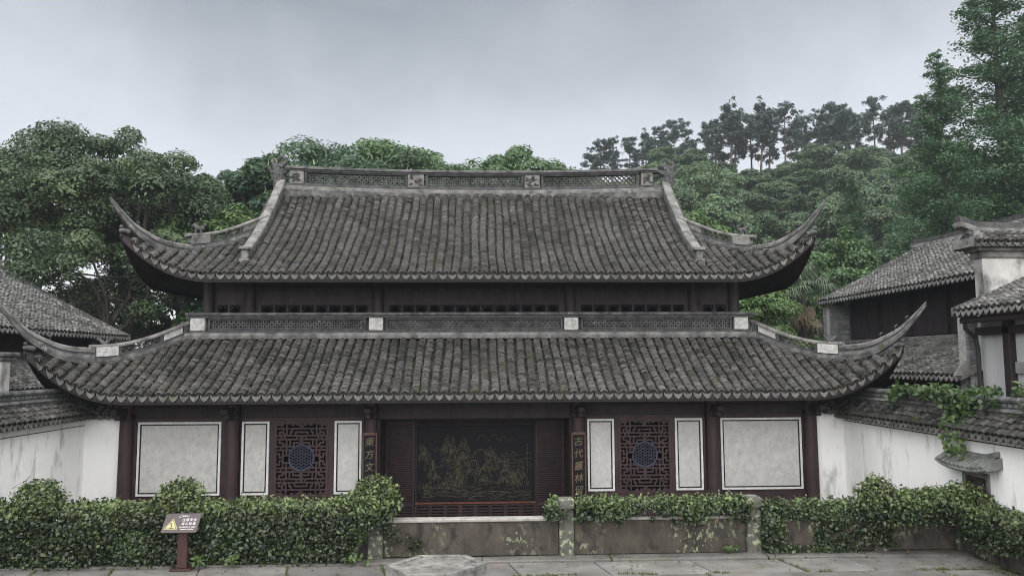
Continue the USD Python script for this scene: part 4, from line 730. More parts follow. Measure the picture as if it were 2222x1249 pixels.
# ------------------------------------------------------------------ boundary walls
def coping(tg, name_xy, x_in, x_out, zi, zr, y0, y1, sgn, seed):
    """double-pitched tiled coping along y on a wall; sgn=+1: the court lies to the left (right-hand wall)"""
    r = np.random.default_rng(seed); L = y1 - y0; xm = (x_in + x_out) / 2; run = abs(xm - x_in)
    def P(u, v):
        u = np.asarray(u, float); v = np.asarray(v, float)
        y = (y1 - u) if sgn > 0 else (y0 + u)
        return np.stack([x_in + sgn * v + 0 * u, y, zi + (zr - zi) * (v / run) + 0 * u], -1)
    def Pb(u, v):
        u = np.asarray(u, float); v = np.asarray(v, float); y = (y0 + u) if sgn > 0 else (y1 - u)
        return np.stack([x_out - sgn * v + 0 * u, y, zi + (zr - zi) * (v / run) + 0 * u], -1)
    sp = .19; cols = [(u, run) for u in np.arange(.1, L, sp)]
    bd = MB(); sheet(P, np.linspace(0, L, 8), lambda u: run, .06, bd, nt=3); sheet(Pb, np.linspace(0, L, 8), lambda u: run, .06, bd, nt=3)
    cp = bd.build('coping', 'ridge_dark', tg)
    tile_roof(cp, P, cols, sp, .12, 'roof_tile', r, seed, indiv_rows=5, R=.078, dscale=.86)
    tile_roof(cp, Pb, cols, sp, .14, 'far_tile', r, seed + 1, R=.078, drips=False, far=True)
    yc = np.array([y0, (y0 + y1) / 2, y1]); pth = np.stack([0 * yc + xm, yc, 0 * yc + zr - .06], 1); side = np.array([1.0, 0, 0])
    rd = MB().section(pth, [(-.16, 0), (.16, 0), (.16, .05), (.19, .09), (.14, .14), (-.14, .14), (-.19, .09), (-.16, .05)], side).build('coping_ridge', 'ridge_stone', tg)
    MB().section(pth + [0, 0, .141], [(-.10, 0), (.10, 0), (.10, .12), (-.10, .12)], side).build('ridge_course', 'ridge_dark', rd)
    k = MB()
    for y in np.arange(y0 + .1, y1, .16): k.box(xm - .115, xm + .115, y - .055, y + .055, .165 + zr - .06, .235 + zr - .06, .01)
    k.build('ridge_flowers', 'ridge_stone', rd)
    MB().section(pth + [0, 0, .262], [(-.13, 0), (.13, 0), (.14, .04), (.10, .09), (-.10, .09), (-.14, .04)], side).build('ridge_cap', 'ridge_stone', rd)
wr = thing('boundary_wall', 'white boundary wall on the right with tiled coping and small shuttered window', 'wall', (9.4, 16, -.3))
w = MB(); wx0, wx1 = 9.40, 9.85; y0w, y1w = 14.36, 14.97
w.box(wx0, wx1, 7.0, y0w, -.3, 2.30).box(wx0, wx1, y1w, 20.3, -.3, 2.30).box(wx0, wx1, y0w, y1w, -.3, .3).box(wx0, wx1, y0w, y1w, 1.36, 2.30).box(8.66, wx0, 20.02, 20.3, -.3, 2.25); w.build('wall_body', 'white_wall', wr)
MB().box(wx0 - .012, wx0, 7.0, 19.98, 2.01, 2.03).build('eave_line', 'black_paint', wr)
MB().box(wx0 - .05, wx0 - .0, 7.0, 19.98, 2.09, 2.16, .01).build('eave_moulding', 'ridge_stone', wr)
coping(wr, None, 9.16, 10.1, 2.19, 2.58, 7.6, 20.0, 1, 71)
coping_end = MB()
wn = MB().box(wx0 - .02, wx0 + .3, y0w, y0w + .07, .3, 1.36).box(wx0 - .02, wx0 + .3, y1w - .07, y1w, .3, 1.36).box(wx0 - .02, wx0 + .3, y0w + .07, y1w - .07, 1.29, 1.36).build('window', 'red_wood', wr)
MB().box(wx0 + .05, wx0 + .08, y0w + .071, y1w - .071, .3, 1.289).build('pane', 'glass_dark', wn)
MB().box(wx0 - .03, wx0 - .001, y0w - .1, y0w - .002, .3, 1.45, .008).box(wx0 - .03, wx0 - .001, y1w + .002, y1w + .1, .3, 1.45, .008).box(wx0 - .03, wx0 - .001, y0w - .002, y1w + .002, 1.37, 1.45, .008).build('window_surround', 'canopy_stone', wr)
yc = (y0w + y1w) / 2; cn = MB(); ys = np.linspace(yc - .78, yc + .78, 13); lf = .09 * (np.abs(ys - yc) / .78) ** 3
pth = np.stack([0 * ys + wx0, ys, 1.50 + lf], 1)
cn.section(pth, [(0, 0), (-.30, -.04), (-.34, -.01), (-.33, .03), (-.05, .20), (0, .20)], np.array([1.0, 0, 0]))
cp = cn.build('window_canopy', 'canopy_stone', wr)
tl = MB()
for y in ys[1:-1]: l = .09 * (abs(y - yc) / .78) ** 3; tl.tube([(wx0 - .335, y, 1.545 + l), (wx0 - .05, y, 1.71 + l)], [.04, .04], 7)
tl.build('canopy_tiles', 'canopy_stone', cp); MB().section(pth * [1, .93, 1] + [0, yc * .07, .205], [(0, 0), (-.09, 0), (-.10, .10), (0, .10)], np.array([1.0, 0, 0])).build('canopy_ridge', 'canopy_stone', cp)
wl = thing('boundary_wall', 'white boundary wall on the left with tiled coping meeting the hall corner', 'wall', (-9.75, 16, -.3))
MB().box(-10.15, -9.70, 7.0, 20.3, -.3, 2.40).box(-9.70, -8.83, 20.02, 20.3, -.3, 2.35).build('wall_body', 'white_wall', wl)
MB().box(-9.70, -9.688, 7.0, 19.98, 2.03, 2.048).build('eave_line', 'black_paint', wl); MB().box(-9.70, -9.65, 7.0, 19.98, 2.17, 2.24, .01).build('eave_moulding', 'ridge_stone', wl)
coping(wl, None, -9.42, -10.40, 2.30, 2.68, 7.6, 20.0, -1, 83)
for tg, x0, x1, sd_ in ((wr, 8.80, 9.4, 4), (wl, -9.4, -8.85, 6)):      # the short return of each coping against the hall
    def P(u, v, x0=x0): u = np.asarray(u, float); v = np.asarray(v, float); return np.stack([x0 + u, 19.82 + v, 2.28 + .75 * v + 0 * u], -1)
    bd = MB(); sheet(P, np.linspace(0, x1 - x0, 3), lambda u: .35, .05, bd, nt=3); cp = bd.build('return_coping', 'ridge_dark', tg)
    tile_roof(cp, P, [(u, .35) for u in np.arange(.08, x1 - x0, .19)], .19, .1, 'roof_tile', np.random.default_rng(sd_), sd_, R=.075, dscale=.86)
# ------------------------------------------------------------------ side wings
def along_y(x_e, ze, slope, curve, y0, y1, sgn):
    """roof slope with its eave along y, rising to +x (sgn=1) or -x (sgn=-1)"""
    def P(u, v):
        u = np.asarray(u, float); v = np.asarray(v, float); y = (y1 - u) if sgn > 0 else (y0 + u)
        return np.stack([x_e + sgn * v + 0 * u, y, ze + slope * v + curve * v * v + 0 * u], -1)
    return P
def wing_roof(tg, name, x_e, ze, slope, curve, run, y0, y1, sgn, seed, expo=.115, sp=.21, ridge=True, mirror=True, verge=True):
    P = along_y(x_e, ze, slope, curve, y0, y1, sgn); L = y1 - y0; bd = MB(); sheet(P, np.linspace(0, L, 12), lambda u: run, .09, bd, nt=8)
    if mirror:
        x2 = x_e + sgn * 2 * run; P2 = along_y(x2, ze, slope, curve, y0, y1, -sgn); sheet(P2, np.linspace(0, L, 6), lambda u: run, .09, bd, nt=8)
    part = bd.build(name, 'dark_wood', tg)
    tile_roof(part, P, [(u, run - .05) for u in np.arange(.1, L - .05, sp)], sp, expo, 'far_tile', np.random.default_rng(seed), seed, far=True, R=.085, dscale=.95)
    zr = ze + slope * run + curve * run * run
    if ridge:
        xm = x_e + sgn * run; yy = np.linspace(y0 - .02, y1 + .02, 12); pth = np.stack([0 * yy + xm, yy, zr - .05 + .12 * np.abs((yy - (y0 + y1) / 2) / (L / 2)) ** 4], 1); side = np.array([1.0, 0, 0])
        rd = MB().section(pth, [(-.16, 0), (.16, 0), (.13, .14), (-.13, .14)], side).build('ridge', 'ridge_pale', tg)
        MB().section(pth + [0, 0, .141], [(-.10, 0), (.10, 0), (.10, .16), (-.10, .16)], side).build('ridge_cap', 'ridge_dark', rd)
    if verge:
        v = np.linspace(0, run, 10)
        for u in (0.0, L): MB().section(P(np.full(10, u), v) + [0, 0, .02], [(-.09, -.10), (.09, -.10), (.09, .07), (-.09, .07)], np.array([0, 1.0, 0])).build('verge', 'far_tile', part)
    return part
rw = thing('side_hall', 'two-storey grey-tiled side wing behind the right boundary wall, dark timber upper wall', 'building', (13, 24, -.5))
wing_roof(rw, 'upper_roof', 12.40, 5.66, .46, .016, 3.72, 17.75, 28.0, 1, 101)
# brick piers, each brick its own piece
def brick_pier(tg, x0, x1, y, z0, z1, seed, depth=.6):
    r = np.random.default_rng(seed); p = MB().box(x0 + .012, x1 - .012, y + .012, y + depth, z0, z1).build('brick_pier', 'mortar', tg); z, k = z0, 0; bh = .088; bw = .24
    while z < z1 - .03:
        x = x0 - (bw / 2 if k % 2 else 0)
        while x < x1 - .01:
            a, b = max(x, x0), min(x + bw, x1)
            if b - a > .03: o = r.normal(0, .003); MB().box(a + .005, b - .005, y + o, y + .11, z + .005, min(z + bh, z1) - .004, .004, t=np.clip(.5 + r.normal(0, .25), 0, 1)).build('brick', 'grey_brick', p)
            x += bw
        z += bh; k += 1
    return p
brick_pier(rw, 12.56, 13.25, 27.4, 3.55, 5.52, 3)
# upper wall under the eave: planks along y in a plane x = 13.25
MB().box(13.3, 13.4, 17.8, 27.4, 2.0, 6.2).build('wall_core', 'dark_wood', rw)
yy = 17.85; r = np.random.default_rng(17)
while yy < 27.3:
    w_ = r.uniform(.36, .46); MB().box(13.26 + r.normal(0, .004), 13.299, yy + .006, yy + w_ - .006, 4.3, 6.1).build('plank', 'grey_wood', rw); yy += w_
for y in (19.6, 21.5, 23.4, 25.3): MB().box(13.16, 13.25, y - .07, y + .07, 4.3, 6.1).build('timber_post', 'dark_wood', rw)
wing_roof(rw, 'lower_roof', 11.2, 3.16, .46, .0, 2.1, 17.9, 27.6, 1, 111, ridge=False, mirror=False)
MB().box(13.18, 13.28, 17.9, 27.4, 4.08, 4.26, .02).build('wall_flashing', 'ridge_pale', rw)
MB().box(12.6, 12.7, 17.9, 27.4, -.5, 3.4).build('lower_wall', 'dark_wood', rw)
brick_pier(rw, 11.50, 11.80, 17.95, 2.35, 4.55, 5, depth=.4)
MB().extrude([(11.05, 3.18), (11.42, 3.20), (11.42, 3.55), (11.2, 3.42)], lambda a, b, c: np.stack([a, 17.80 + c, b], -1), .1).build('verge_end', 'ridge_pale', rw)
MB().box(12.5, 20, 27.75, 27.85, -.5, 5.4).build('far_gable', 'grey_brick', rw); MB().extrude([(12.5, 5.4), (19.6, 5.4), (16.1, 7.2)], lambda a, b, c: np.stack([a, 27.75 + c, b], -1), .1).build('far_gable', 'grey_brick', rw)
MB().extrude([(13.3, 2.0), (18.9, 2.0), (18.9, 5.9), (16.1, 7.3), (13.3, 5.9)], lambda a, b, c: np.stack([a, 17.85 + c, b], -1), .1).build('near_gable', 'stained_wall', rw)
gh = thing('gate_house', 'white-walled corner house at far right with stained gable and tiled porch roof', 'building', (12.5, 17, -.3))
MB().box(11.60, 16, 17.42, 17.72, 3.3, 6.02).build('gable_wall', 'stained_wall', gh)
MB().box(11.54, 16, 17.36, 17.78, 5.88, 6.03, .02).build('gable_moulding', 'ridge_pale', gh); MB().box(11.44, 16, 17.28, 17.86, 6.031, 6.14, .02).build('gable_moulding', 'ridge_pale', gh)
def Pg(u, v): u = np.asarray(u, float); v = np.asarray(v, float); return np.stack([11.3 + u, 17.14 + v + 0 * u, 6.20 + .7 * v + 0 * u], -1)
def Pgb(u, v): u = np.asarray(u, float); v = np.asarray(v, float); return np.stack([16 - u, 18.0 - v + 0 * u, 6.20 + .7 * v + 0 * u], -1)
bd = MB(); sheet(Pg, np.linspace(0, 4.7, 4), lambda u: .43, .06, bd, nt=3); sheet(Pgb, np.linspace(0, 4.7, 4), lambda u: .43, .06, bd, nt=3); cp = bd.build('gable_coping', 'ridge_dark', gh)
tile_roof(cp, Pg, [(u, .43) for u in np.arange(.08, 4.6, .19)], .19, .1, 'roof_tile', np.random.default_rng(8), 8, R=.08, dscale=.7)
MB().extrude([(11.22, 6.12), (11.55, 6.12), (11.60, 6.30), (11.42, 6.50), (11.30, 6.34)], lambda a, b, c: np.stack([a, 17.2 + c, b], -1), .75).build('coping_end', 'ridge_pale', gh)
xs_ = np.linspace(11.16, 16, 14); pth = np.stack([xs_, 0 * xs_ + 17.57, 6.46 + .16 * np.clip((11.8 - xs_) / .6, 0, 1) ** 2], 1)
rd = MB().section(pth, [(-.15, 0), (.15, 0), (.15, .12), (-.15, .12)]).build('coping_ridge', 'ridge_pale', gh); MB().section(pth + [0, 0, .121], [(-.12, 0), (.12, 0), (.10, .14), (-.10, .14)]).build('ridge_cap', 'ridge_dark', rd)
wing_roof(gh, 'porch_roof', 10.84, 4.63, .42, .0, 2.6, 13.4, 17.40, 1, 121, expo=.1, sp=.2, ridge=False, mirror=False)
MB().box(10.92, 11.02, 13.4, 17.35, 4.36, 4.50, .03).build('gutter', 'dark_wood', gh)
MB().tube([(10.97, 17.2, 4.40), (11.0, 17.25, 4.25), (11.25, 17.3, 4.05), (11.30, 17.3, 3.8), (11.30, 17.3, 2.0)], .05, 8).build('downpipe', 'black_paint', gh)
MB().box(11.45, 11.55, 13.4, 17.40, -.3, 4.62).build('porch_wall', 'grey_plaster', gh)
for y in (16.35, 14.9, 13.6): MB().box(11.30, 11.449, y - .11, y + .11, -.3, 4.45, .01).build('porch_post', 'dark_wood', gh)
MB().box(11.30, 11.449, 13.4, 17.38, 4.10, 4.28, .01).build('porch_beam', 'dark_wood', gh)
MB().box(11.35, 11.449, 15.0, 15.75, 1.2, 3.25).build('doorway', 'lacquer', gh); MB().box(11.37, 11.449, 15.0, 16.2, 3.26, 3.5).build('grey_band', 'plinth_stone', gh)
# left wing
lw = thing('side_hall', 'grey-tiled side wing behind the left boundary wall with broad hipped slope', 'building', (-13, 24, -.5))
wing_roof(lw, 'upper_roof', -12.19, 4.46, .47, .017, 4.6, 16.0, 28.0, -1, 131)
MB().box(-13.4, -13.3, 16, 27.6, 2.0, 5.0).build('upper_wall', 'dark_wood', lw)
yy = 16.1
while yy < 27.4:
    w_ = r.uniform(.36, .46); MB().box(-13.299, -13.26 + r.normal(0, .004), yy + .006, yy + w_ - .006, 3.0, 4.9).build('plank', 'red_wood', lw); yy += w_
wing_roof(lw, 'lower_roof', -11.45, 2.86, .52, .0, 1.85, 16.0, 27.6, -1, 141, ridge=False, mirror=False)
MB().box(-13.3, -13.16, 16, 27.5, 3.76, 3.9, .02).build('wall_flashing', 'ridge_pale', lw)
MB().box(-12.7, -12.6, 16, 27.4, -.5, 3.2).build('lower_wall', 'dark_wood', lw)
MB().extrude([(-20.9, -.5), (-12.6, -.5), (-12.6, 4.5), (-16.8, 6.8), (-20.9, 4.5)], lambda a, b, c: np.stack([a, 27.5 + c, b], -1), .1).build('gable_wall', 'grey_brick', lw)
pr_ = thing('wall_pier', 'white gable pier with dark tiled cap above the left wall coping', 'wall', (-10.3, 17, 2.9))
MB().box(-10.75, -10.02, 17.0, 17.35, 2.6, 3.62, .02).build('pier', 'stained_wall', pr_); MB().box(-10.8, -9.95, 16.92, 17.43, 3.621, 3.70, .02).box(-10.8, -9.90, 16.86, 17.49, 3.701, 3.80, .03).build('pier_cap', 'ridge_stone', pr_)
# ------------------------------------------------------------------ warning sign
sg_ = thing('warning_sign', 'brown tilted warning sign with yellow triangle on a post before the hedge', 'sign', (-5.12, 14.2, 0))
MB().box(-5.30, -4.94, 14.08, 14.36, .0, .025, .006).build('base_plate', 'sign_post', sg_); MB().box(-5.205, -5.035, 14.16, 14.27, .026, .80, .008).build('sign_post', 'sign_post', sg_)
th = math.radians(47); org = np.array([-5.43, 13.99, .665]); ax = np.array([1.0, 0, 0]); ay = np.array([.0, math.cos(th), math.sin(th)]); an = np.cross(ax, ay)
W_, H_ = .60, .375
def S(a, b, c): a, b, c = np.broadcast_arrays(a, b, c); return org + a[..., None] * ax + b[..., None] * ay + c[..., None] * an
from shapely.geometry import box as sbox, Polygon, Point
pl = MB().extrude(sbox(.03, .03, W_ - .03, H_ - .03).buffer(.03), lambda a, b, c: S(a, b, c - .018), .018).build('sign_plate', 'sign_brown', sg_)
def sgn_text(ch, x, y, size, name='lettering', m='white_paint'):
    g = MB(); 
    for k, c in enumerate(ch): glyph(g, c, lambda a, b, c_, k=k: S(x + k * size * 1.06 + a, y + b, c_ + .0005), size, .0012)
    g.build(name, m, sg_)
sgn_text('温馨提示', .285, H_ - .055, .030); sgn_text('注意安全', .30, H_ - .125, .060); sgn_text('当心坠落', .30, H_ - .20, .060)
for tx, y in (('Pay attention to safety', .098), ('Beware of falling', .055)):
    tm = meshkit.text_mesh(tx, .020, .0012, bold=True); v = np.array(tm.vertices); w_ = v[:, 0].max(); sc = min(1, .28 / w_); MB().add(S(.28 + v[:, 0] * sc + (.28 - w_ * sc) / 2 + .1 * v[:, 1], y + v[:, 1] * sc, v[:, 2] + .0005), tm.faces).build('lettering', 'white_paint', sg_)
MB().extrude(Point(.255, H_ - .055).buffer(.026).difference(Point(.255, H_ - .055).buffer(.012)), lambda a, b, c: S(a, b, c + .0005), .0012).mesh(trimesh.creation.icosphere(1, .001)).build('emblem', 'white_paint', sg_) if False else MB().extrude(Point(.255, H_ - .055).buffer(.026).difference(Point(.255, H_ - .055).buffer(.012)), lambda a, b, c: S(a, b, c + .0005), .0012).build('emblem', 'white_paint', sg_)
tri = Polygon([(.045, .075), (.245, .075), (.145, .25)])
MB().extrude(tri.buffer(.012).difference(tri.buffer(.004)), lambda a, b, c: S(a, b, c + .0005), .0012).build('triangle_border', 'sign_yellow', sg_); MB().extrude(tri.buffer(-.008), lambda a, b, c: S(a, b, c + .0005), .0012).build('triangle', 'sign_yellow', sg_)
fig = MB()
for a, b in [((.135, .165), (.150, .130)), ((.150, .130), (.170, .115)), ((.150, .130), (.140, .098)), ((.140, .158), (.165, .150)), ((.140, .158), (.118, .140)), ((.120, .092), (.190, .092))]: fig.bar(S(*map(np.array, (*a, .003))), S(*map(np.array, (*b, .003))), .010, .001, ref=an)
fig.extrude(Point(.130, .180).buffer(.010), lambda a, b, c: S(a, b, c + .0025), .001); fig.build('falling_figure', 'black_paint', sg_)
# ------------------------------------------------------------------ hexagonal stone slab
hx = thing('hexagonal_slab', 'pale six-sided stone table slab with chipped front corner on paving', 'stone slab', (-.63, 12.45, 0))
hp = np.array([(-.95, 13.06), (-.20, 13.03), (.14, 12.50), (-.42, 11.84), (-1.04, 11.86), (-1.41, 12.44)])
from shapely.geometry import Polygon
pg = Polygon(hp); fnz = lambda z: (lambda a, b, c: np.stack([a, b, z + c], -1))
chip = Polygon([(.20, 12.62), (.20, 11.7), (-.50, 11.7), (-.47, 11.82), (-.25, 11.98), (-.03, 12.20), (.10, 12.47)])
MB().extrude(pg.difference(chip), fnz(.30), .14).build('slab', 'hex_stone', hx)
rim = pg.difference(chip).difference(pg.buffer(-.12)); MB().extrude(rim, fnz(.4405), .014).build('raised_rim', 'hex_stone', hx)
ckp = pg.buffer(-.01).intersection(chip.buffer(.05)); ckp = max(getattr(ckp, 'geoms', [ckp]), key=lambda g: g.area)
ck = trimesh.creation.extrude_polygon(ckp, .13, engine='earcut').subdivide_to_size(.05); v = np.array(ck.vertices); v[:, 2] += .295; v += (meshkit.fbm(v * 14, 3, 2)[:, None] - .5) * .06
MB().add(v, ck.faces).build('broken_edge', 'rough_stone', hx)
MB().extrude(pg.buffer(-.22), fnz(0), .298).build('pedestal', 'rough_stone', hx)
# ------------------------------------------------------------------ foliage
def leaf_mesh(mb, pos, nrm, L, W, r, tone, droop=0.0, kind='rhomb'):
    n = len(pos); nrm = nrm / (np.linalg.norm(nrm, axis=1, keepdims=True) + 1e-9)
    a = np.cross(nrm, r.normal(size=(n, 3))); a /= np.linalg.norm(a, axis=1, keepdims=True) + 1e-9; a[:, 2] -= droop; a /= np.linalg.norm(a, axis=1, keepdims=True)
    b = np.cross(nrm, a); s = r.uniform(.7, 1.3, (n, 1)); L_ = L * s; W_ = W * s
    if kind == 'oval':      # a pointed oval blade, slightly folded along its rib
        q = [(-.5, 0, 0), (-.18, .46, .16), (.16, .40, .14), (.5, 0, -.1), (.16, -.40, .14), (-.18, -.46, .16)]
        v = np.stack([pos + a * L_ * x + b * W_ * y + nrm * W_ * z for x, y, z in q], 1)
        f = (np.array([[0, 1, 5], [1, 2, 5], [2, 4, 5], [2, 3, 4]])[None] + (np.arange(n) * 6)[:, None, None]).reshape(-1, 3)
        return mb.add(v.reshape(-1, 3), f, np.repeat(np.clip(tone, 0, 1), 6))
    v = np.stack([pos - a * L_ * .5, pos + b * W_ * .5 + nrm * W_ * .14, pos + a * L_ * .5, pos - b * W_ * .5 + nrm * W_ * .14], 1)
    f = (np.array([[0, 1, 2], [0, 2, 3]])[None] + (np.arange(n) * 4)[:, None, None]).reshape(-1, 3)
    mb.add(v.reshape(-1, 3), f, np.repeat(np.clip(tone, 0, 1), 4)); return mb
def rand_dirs(r, n): d = r.normal(size=(n, 3)); return d / np.linalg.norm(d, axis=1, keepdims=True)
def blob_leaves(mb, blobs, count, L, W, r, upb=.35, shell=.55, rough=.7, droop=.0, squash=.75, tvar=.20, cap=.7):
    blobs = np.asarray(blobs, float); w = blobs[:, 3] ** 2; k = r.choice(len(blobs), count, p=w / w.sum()); d = rand_dirs(r, count); d[:, 2] = np.where((d[:, 2] < -.15) & (r.random(count) < cap), -d[:, 2], d[:, 2])
    rad = blobs[k, 3:4] * (shell + (1 - shell) * r.random((count, 1)) ** .7) * (1 + .75 * (meshkit.fbm((blobs[k, :3] + d * blobs[k, 3:4]) * 1.5, 2, 4)[:, None] - .5))
    p = blobs[k, :3] + d * rad * np.array([1, 1, squash]); bt = np.random.default_rng(len(blobs)).normal(0, .17, len(blobs))
    n = d * .75 + np.array([0, 0, upb]) + r.normal(0, rough * .5, (count, 3))
    return leaf_mesh(mb, p, n, L, W, r, .42 + bt[k] + r.normal(0, tvar, count), droop)
def limb(mb, p0, p1, r0, r1, r, bend=.12, n=7):
    p0, p1 = np.array(p0, float), np.array(p1, float); L = np.linalg.norm(p1 - p0); t = np.linspace(0, 1, n)[:, None]; o = r.normal(0, bend * L, 3) * [1, 1, .5]
    p = p0 + (p1 - p0) * t + o * np.sin(t * np.pi) + r.normal(0, .012 * L, (n, 3)) * np.sin(t * np.pi)
    mb.tube(p, np.linspace(r0, r1, n), 7); return p
def round_tree(name, label, base, h, rx, rz, n_leaf, L, W, leaf, seed, lean=(0, 0), nb=34, crown_z=None, blob_r=.34, group=None, bark='bark', cat='tree', loose=1.0, limbs=7, catkins=0, droop=.0, low=.0):
    """trunk with limbs and a crown of leaf clumps; crown centre at crown_z, half sizes rx and rz"""
    r = np.random.default_rng(seed); b = np.array(base, float); t = thing(name, label, cat, b, group)
    cz = crown_z if crown_z is not None else h - rz; c = b + [lean[0], lean[1], cz]; tr = MB()
    fork = b + np.array([lean[0] * .55, lean[1] * .55, max(.25 * h, cz - rz * .85)]); R0 = .021 * h
    tk = limb(tr, b - [0, 0, .3], fork, R0, R0 * .72, r, .04)
    blobs = []
    for k in range(nb):
        d = rand_dirs(r, 1)[0]; d[2] = abs(d[2]) if r.random() < .72 else d[2] * (1 - low) ; q = .45 + .45 * r.random() ** .6
        blobs.append([*(c + d * np.array([rx, rx, rz]) * q), rx * blob_r * r.uniform(.45, 1.25)])
    blobs = np.array(blobs); ends = blobs[r.choice(nb, min(limbs, nb), replace=False), :3]
    for e in ends:
        p = limb(tr, fork + r.normal(0, .05, 3), e, R0 * .5, R0 * .10, r)
        for q in (3, 5): limb(tr, p[q], blobs[r.integers(nb), :3] * .5 + p[q] * .5 + r.normal(0, .3, 3), R0 * .2, R0 * .05, r, n=5)
    tr.build('trunk', bark, t, smooth=True); cr = MB(); blob_leaves(cr, blobs, n_leaf, L, W, r, droop=droop); cr.build('crown', leaf, t)
    if catkins:
        k = MB(); dd = rand_dirs(r, catkins); dd[:, 2] = np.abs(dd[:, 2]); bi = r.integers(nb, size=catkins)
        for i in range(catkins):
            p = blobs[bi[i], :3] + dd[i] * blobs[bi[i], 3] * [1, 1, .75]; k.tube([p, p + np.array([r.normal(0, .04), r.normal(0, .04), .15]), p + np.array([r.normal(0, .1), r.normal(0, .1), .30])], [.035, .03, .01], 5, t=r.random())
        k.build('flower_spikes', 'catkin', t, kind='stuff')
    return t
G0 = -.6
# left: camphor trees with dark limbs
round_tree('camphor_tree', 'broad camphor tree at far left edge with forked dark limbs', (-20.2, 33, G0), 13.9, 5.8, 3.9, 62000, .15, .08, 'camphor_leaf', 201, lean=(1.2, 0), nb=80, crown_z=10.1, blob_r=.18, limbs=11, low=.6)
round_tree('camphor_tree', 'tall camphor tree, second from left, with dense dark rounded crown', (-14.6, 34.5, G0), 14.3, 5.4, 4.0, 62000, .15, .08, 'camphor_leaf', 207, lean=(-1.0, 0), nb=80, crown_z=10.3, blob_r=.18, limbs=11, low=.6)
round_tree('camphor_tree', 'leaning camphor tree with thick sloping trunk behind the left wing', (-14.3, 31.5, G0), 9.8, 4.6, 2.6, 30000, .15, .075, 'camphor_leaf', 213, lean=(-.6, 0), nb=48, crown_z=7.2, blob_r=.19, limbs=10)
lt = MB(); r = np.random.default_rng(5)
round_tree('camphor_tree', 'camphor tree with olive foliage at right edge of the left grove', (-13.2, 37.0, G0), 13.4, 4.4, 4.0, 52000, .15, .075, 'camphor_leaf', 219, lean=(-.8, 0), nb=64, crown_z=9.0, blob_r=.21, low=.5)
round_tree('broadleaf_tree', 'dark tree with layered compound leaves between camphors and hall', (-13.0, 39, G0), 14.2, 2.6, 4.2, 13000, .34, .10, 'dark_leaf', 223, nb=30, crown_z=10.3, blob_r=.34, droop=.2)
round_tree('broadleaf_tree', 'bright green feathery tree beside the upper left roof corner', (-11.2, 34, G0), 11.0, 3.2, 3.2, 17000, .30, .10, 'bright_leaf', 227, nb=30, crown_z=7.8, blob_r=.32, droop=.15)
round_tree('broadleaf_tree', 'dark bushy tree low behind the upper left eave', (-10.2, 33, G0), 7.2, 2.2, 2.6, 9000, .24, .11, 'dark_leaf', 229, nb=18, crown_z=4.6)
# behind the main ridge
round_tree('wingnut_tree', 'tree with pale upright flower spikes left of the ridge dragon', (-10.0, 38, G0), 14.3, 2.3, 4.6, 15000, .32, .10, 'dark_leaf', 231, nb=26, crown_z=10.0, blob_r=.36, catkins=40, droop=.1)
round_tree('wingnut_tree', 'broad tree with pale flower spikes above the left ridge half', (-7.4, 40, G0), 15.3, 5.2, 4.6, 34000, .30, .09, 'dark_leaf', 233, nb=60, crown_z=10.9, blob_r=.24, catkins=80, droop=.1)
round_tree('broadleaf_tree', 'mid green round tree rising above the ridge centre left', (-3.9, 42, G0), 16.3, 4.6, 4.4, 34000, .19, .11, 'mid_leaf', 235, nb=60, crown_z=11.9, blob_r=.24)
round_tree('broadleaf_tree', 'low light green tree showing over the middle of the ridge', (-.6, 43.5, G0), 15.2, 4.6, 3.6, 28000, .19, .11, 'mid_leaf', 237, nb=54, crown_z=11.4, blob_r=.24)
round_tree('broadleaf_tree', 'two-topped green tree above the right half of the ridge', (2.4, 42, G0), 16.2, 3.2, 4.4, 26000, .19, .11, 'mid_leaf', 239, nb=44, crown_z=11.5, blob_r=.34)
round_tree('broadleaf_tree', 'narrow green tree beside the two-topped tree above the ridge', (4.6, 43, G0), 15.7, 2.5, 4.2, 18000, .19, .11, 'mid_leaf', 241, nb=34, crown_z=11.2, blob_r=.38)
round_tree('broadleaf_tree', 'dark low tree filling the gap left of centre behind the ridge', (-6.0, 46, G0), 15.4, 4.4, 3.8, 22000, .22, .12, 'dark_leaf', 261, nb=48, crown_z=11.6, blob_r=.26)
round_tree('broadleaf_tree', 'dark green tree partly hidden behind the ridge centre', (.9, 47, G0), 15.8, 4.2, 3.8, 22000, .22, .12, 'dark_leaf', 263, nb=48, crown_z=12.0, blob_r=.26)
round_tree('broadleaf_tree', 'tree at far left of the ridge behind the flower-spiked tree', (-12.0, 44, G0), 13.4, 3.4, 4.4, 16000, .22, .12, 'mid_leaf', 265, nb=34, crown_z=9.0, blob_r=.28)
round_tree('broadleaf_tree', 'low tree filling the space under the leaning camphor', (-11.4, 36, G0), 6.4, 3.0, 2.6, 14000, .2, .1, 'camphor_leaf', 267, nb=30, crown_z=3.7, blob_r=.28)
round_tree('broadleaf_tree', 'low tree far left seen above the left wing roof', (-17.5, 40, G0), 8.6, 4.6, 3.0, 16000, .22, .11, 'camphor_leaf', 269, nb=34, crown_z=5.2, blob_r=.26)
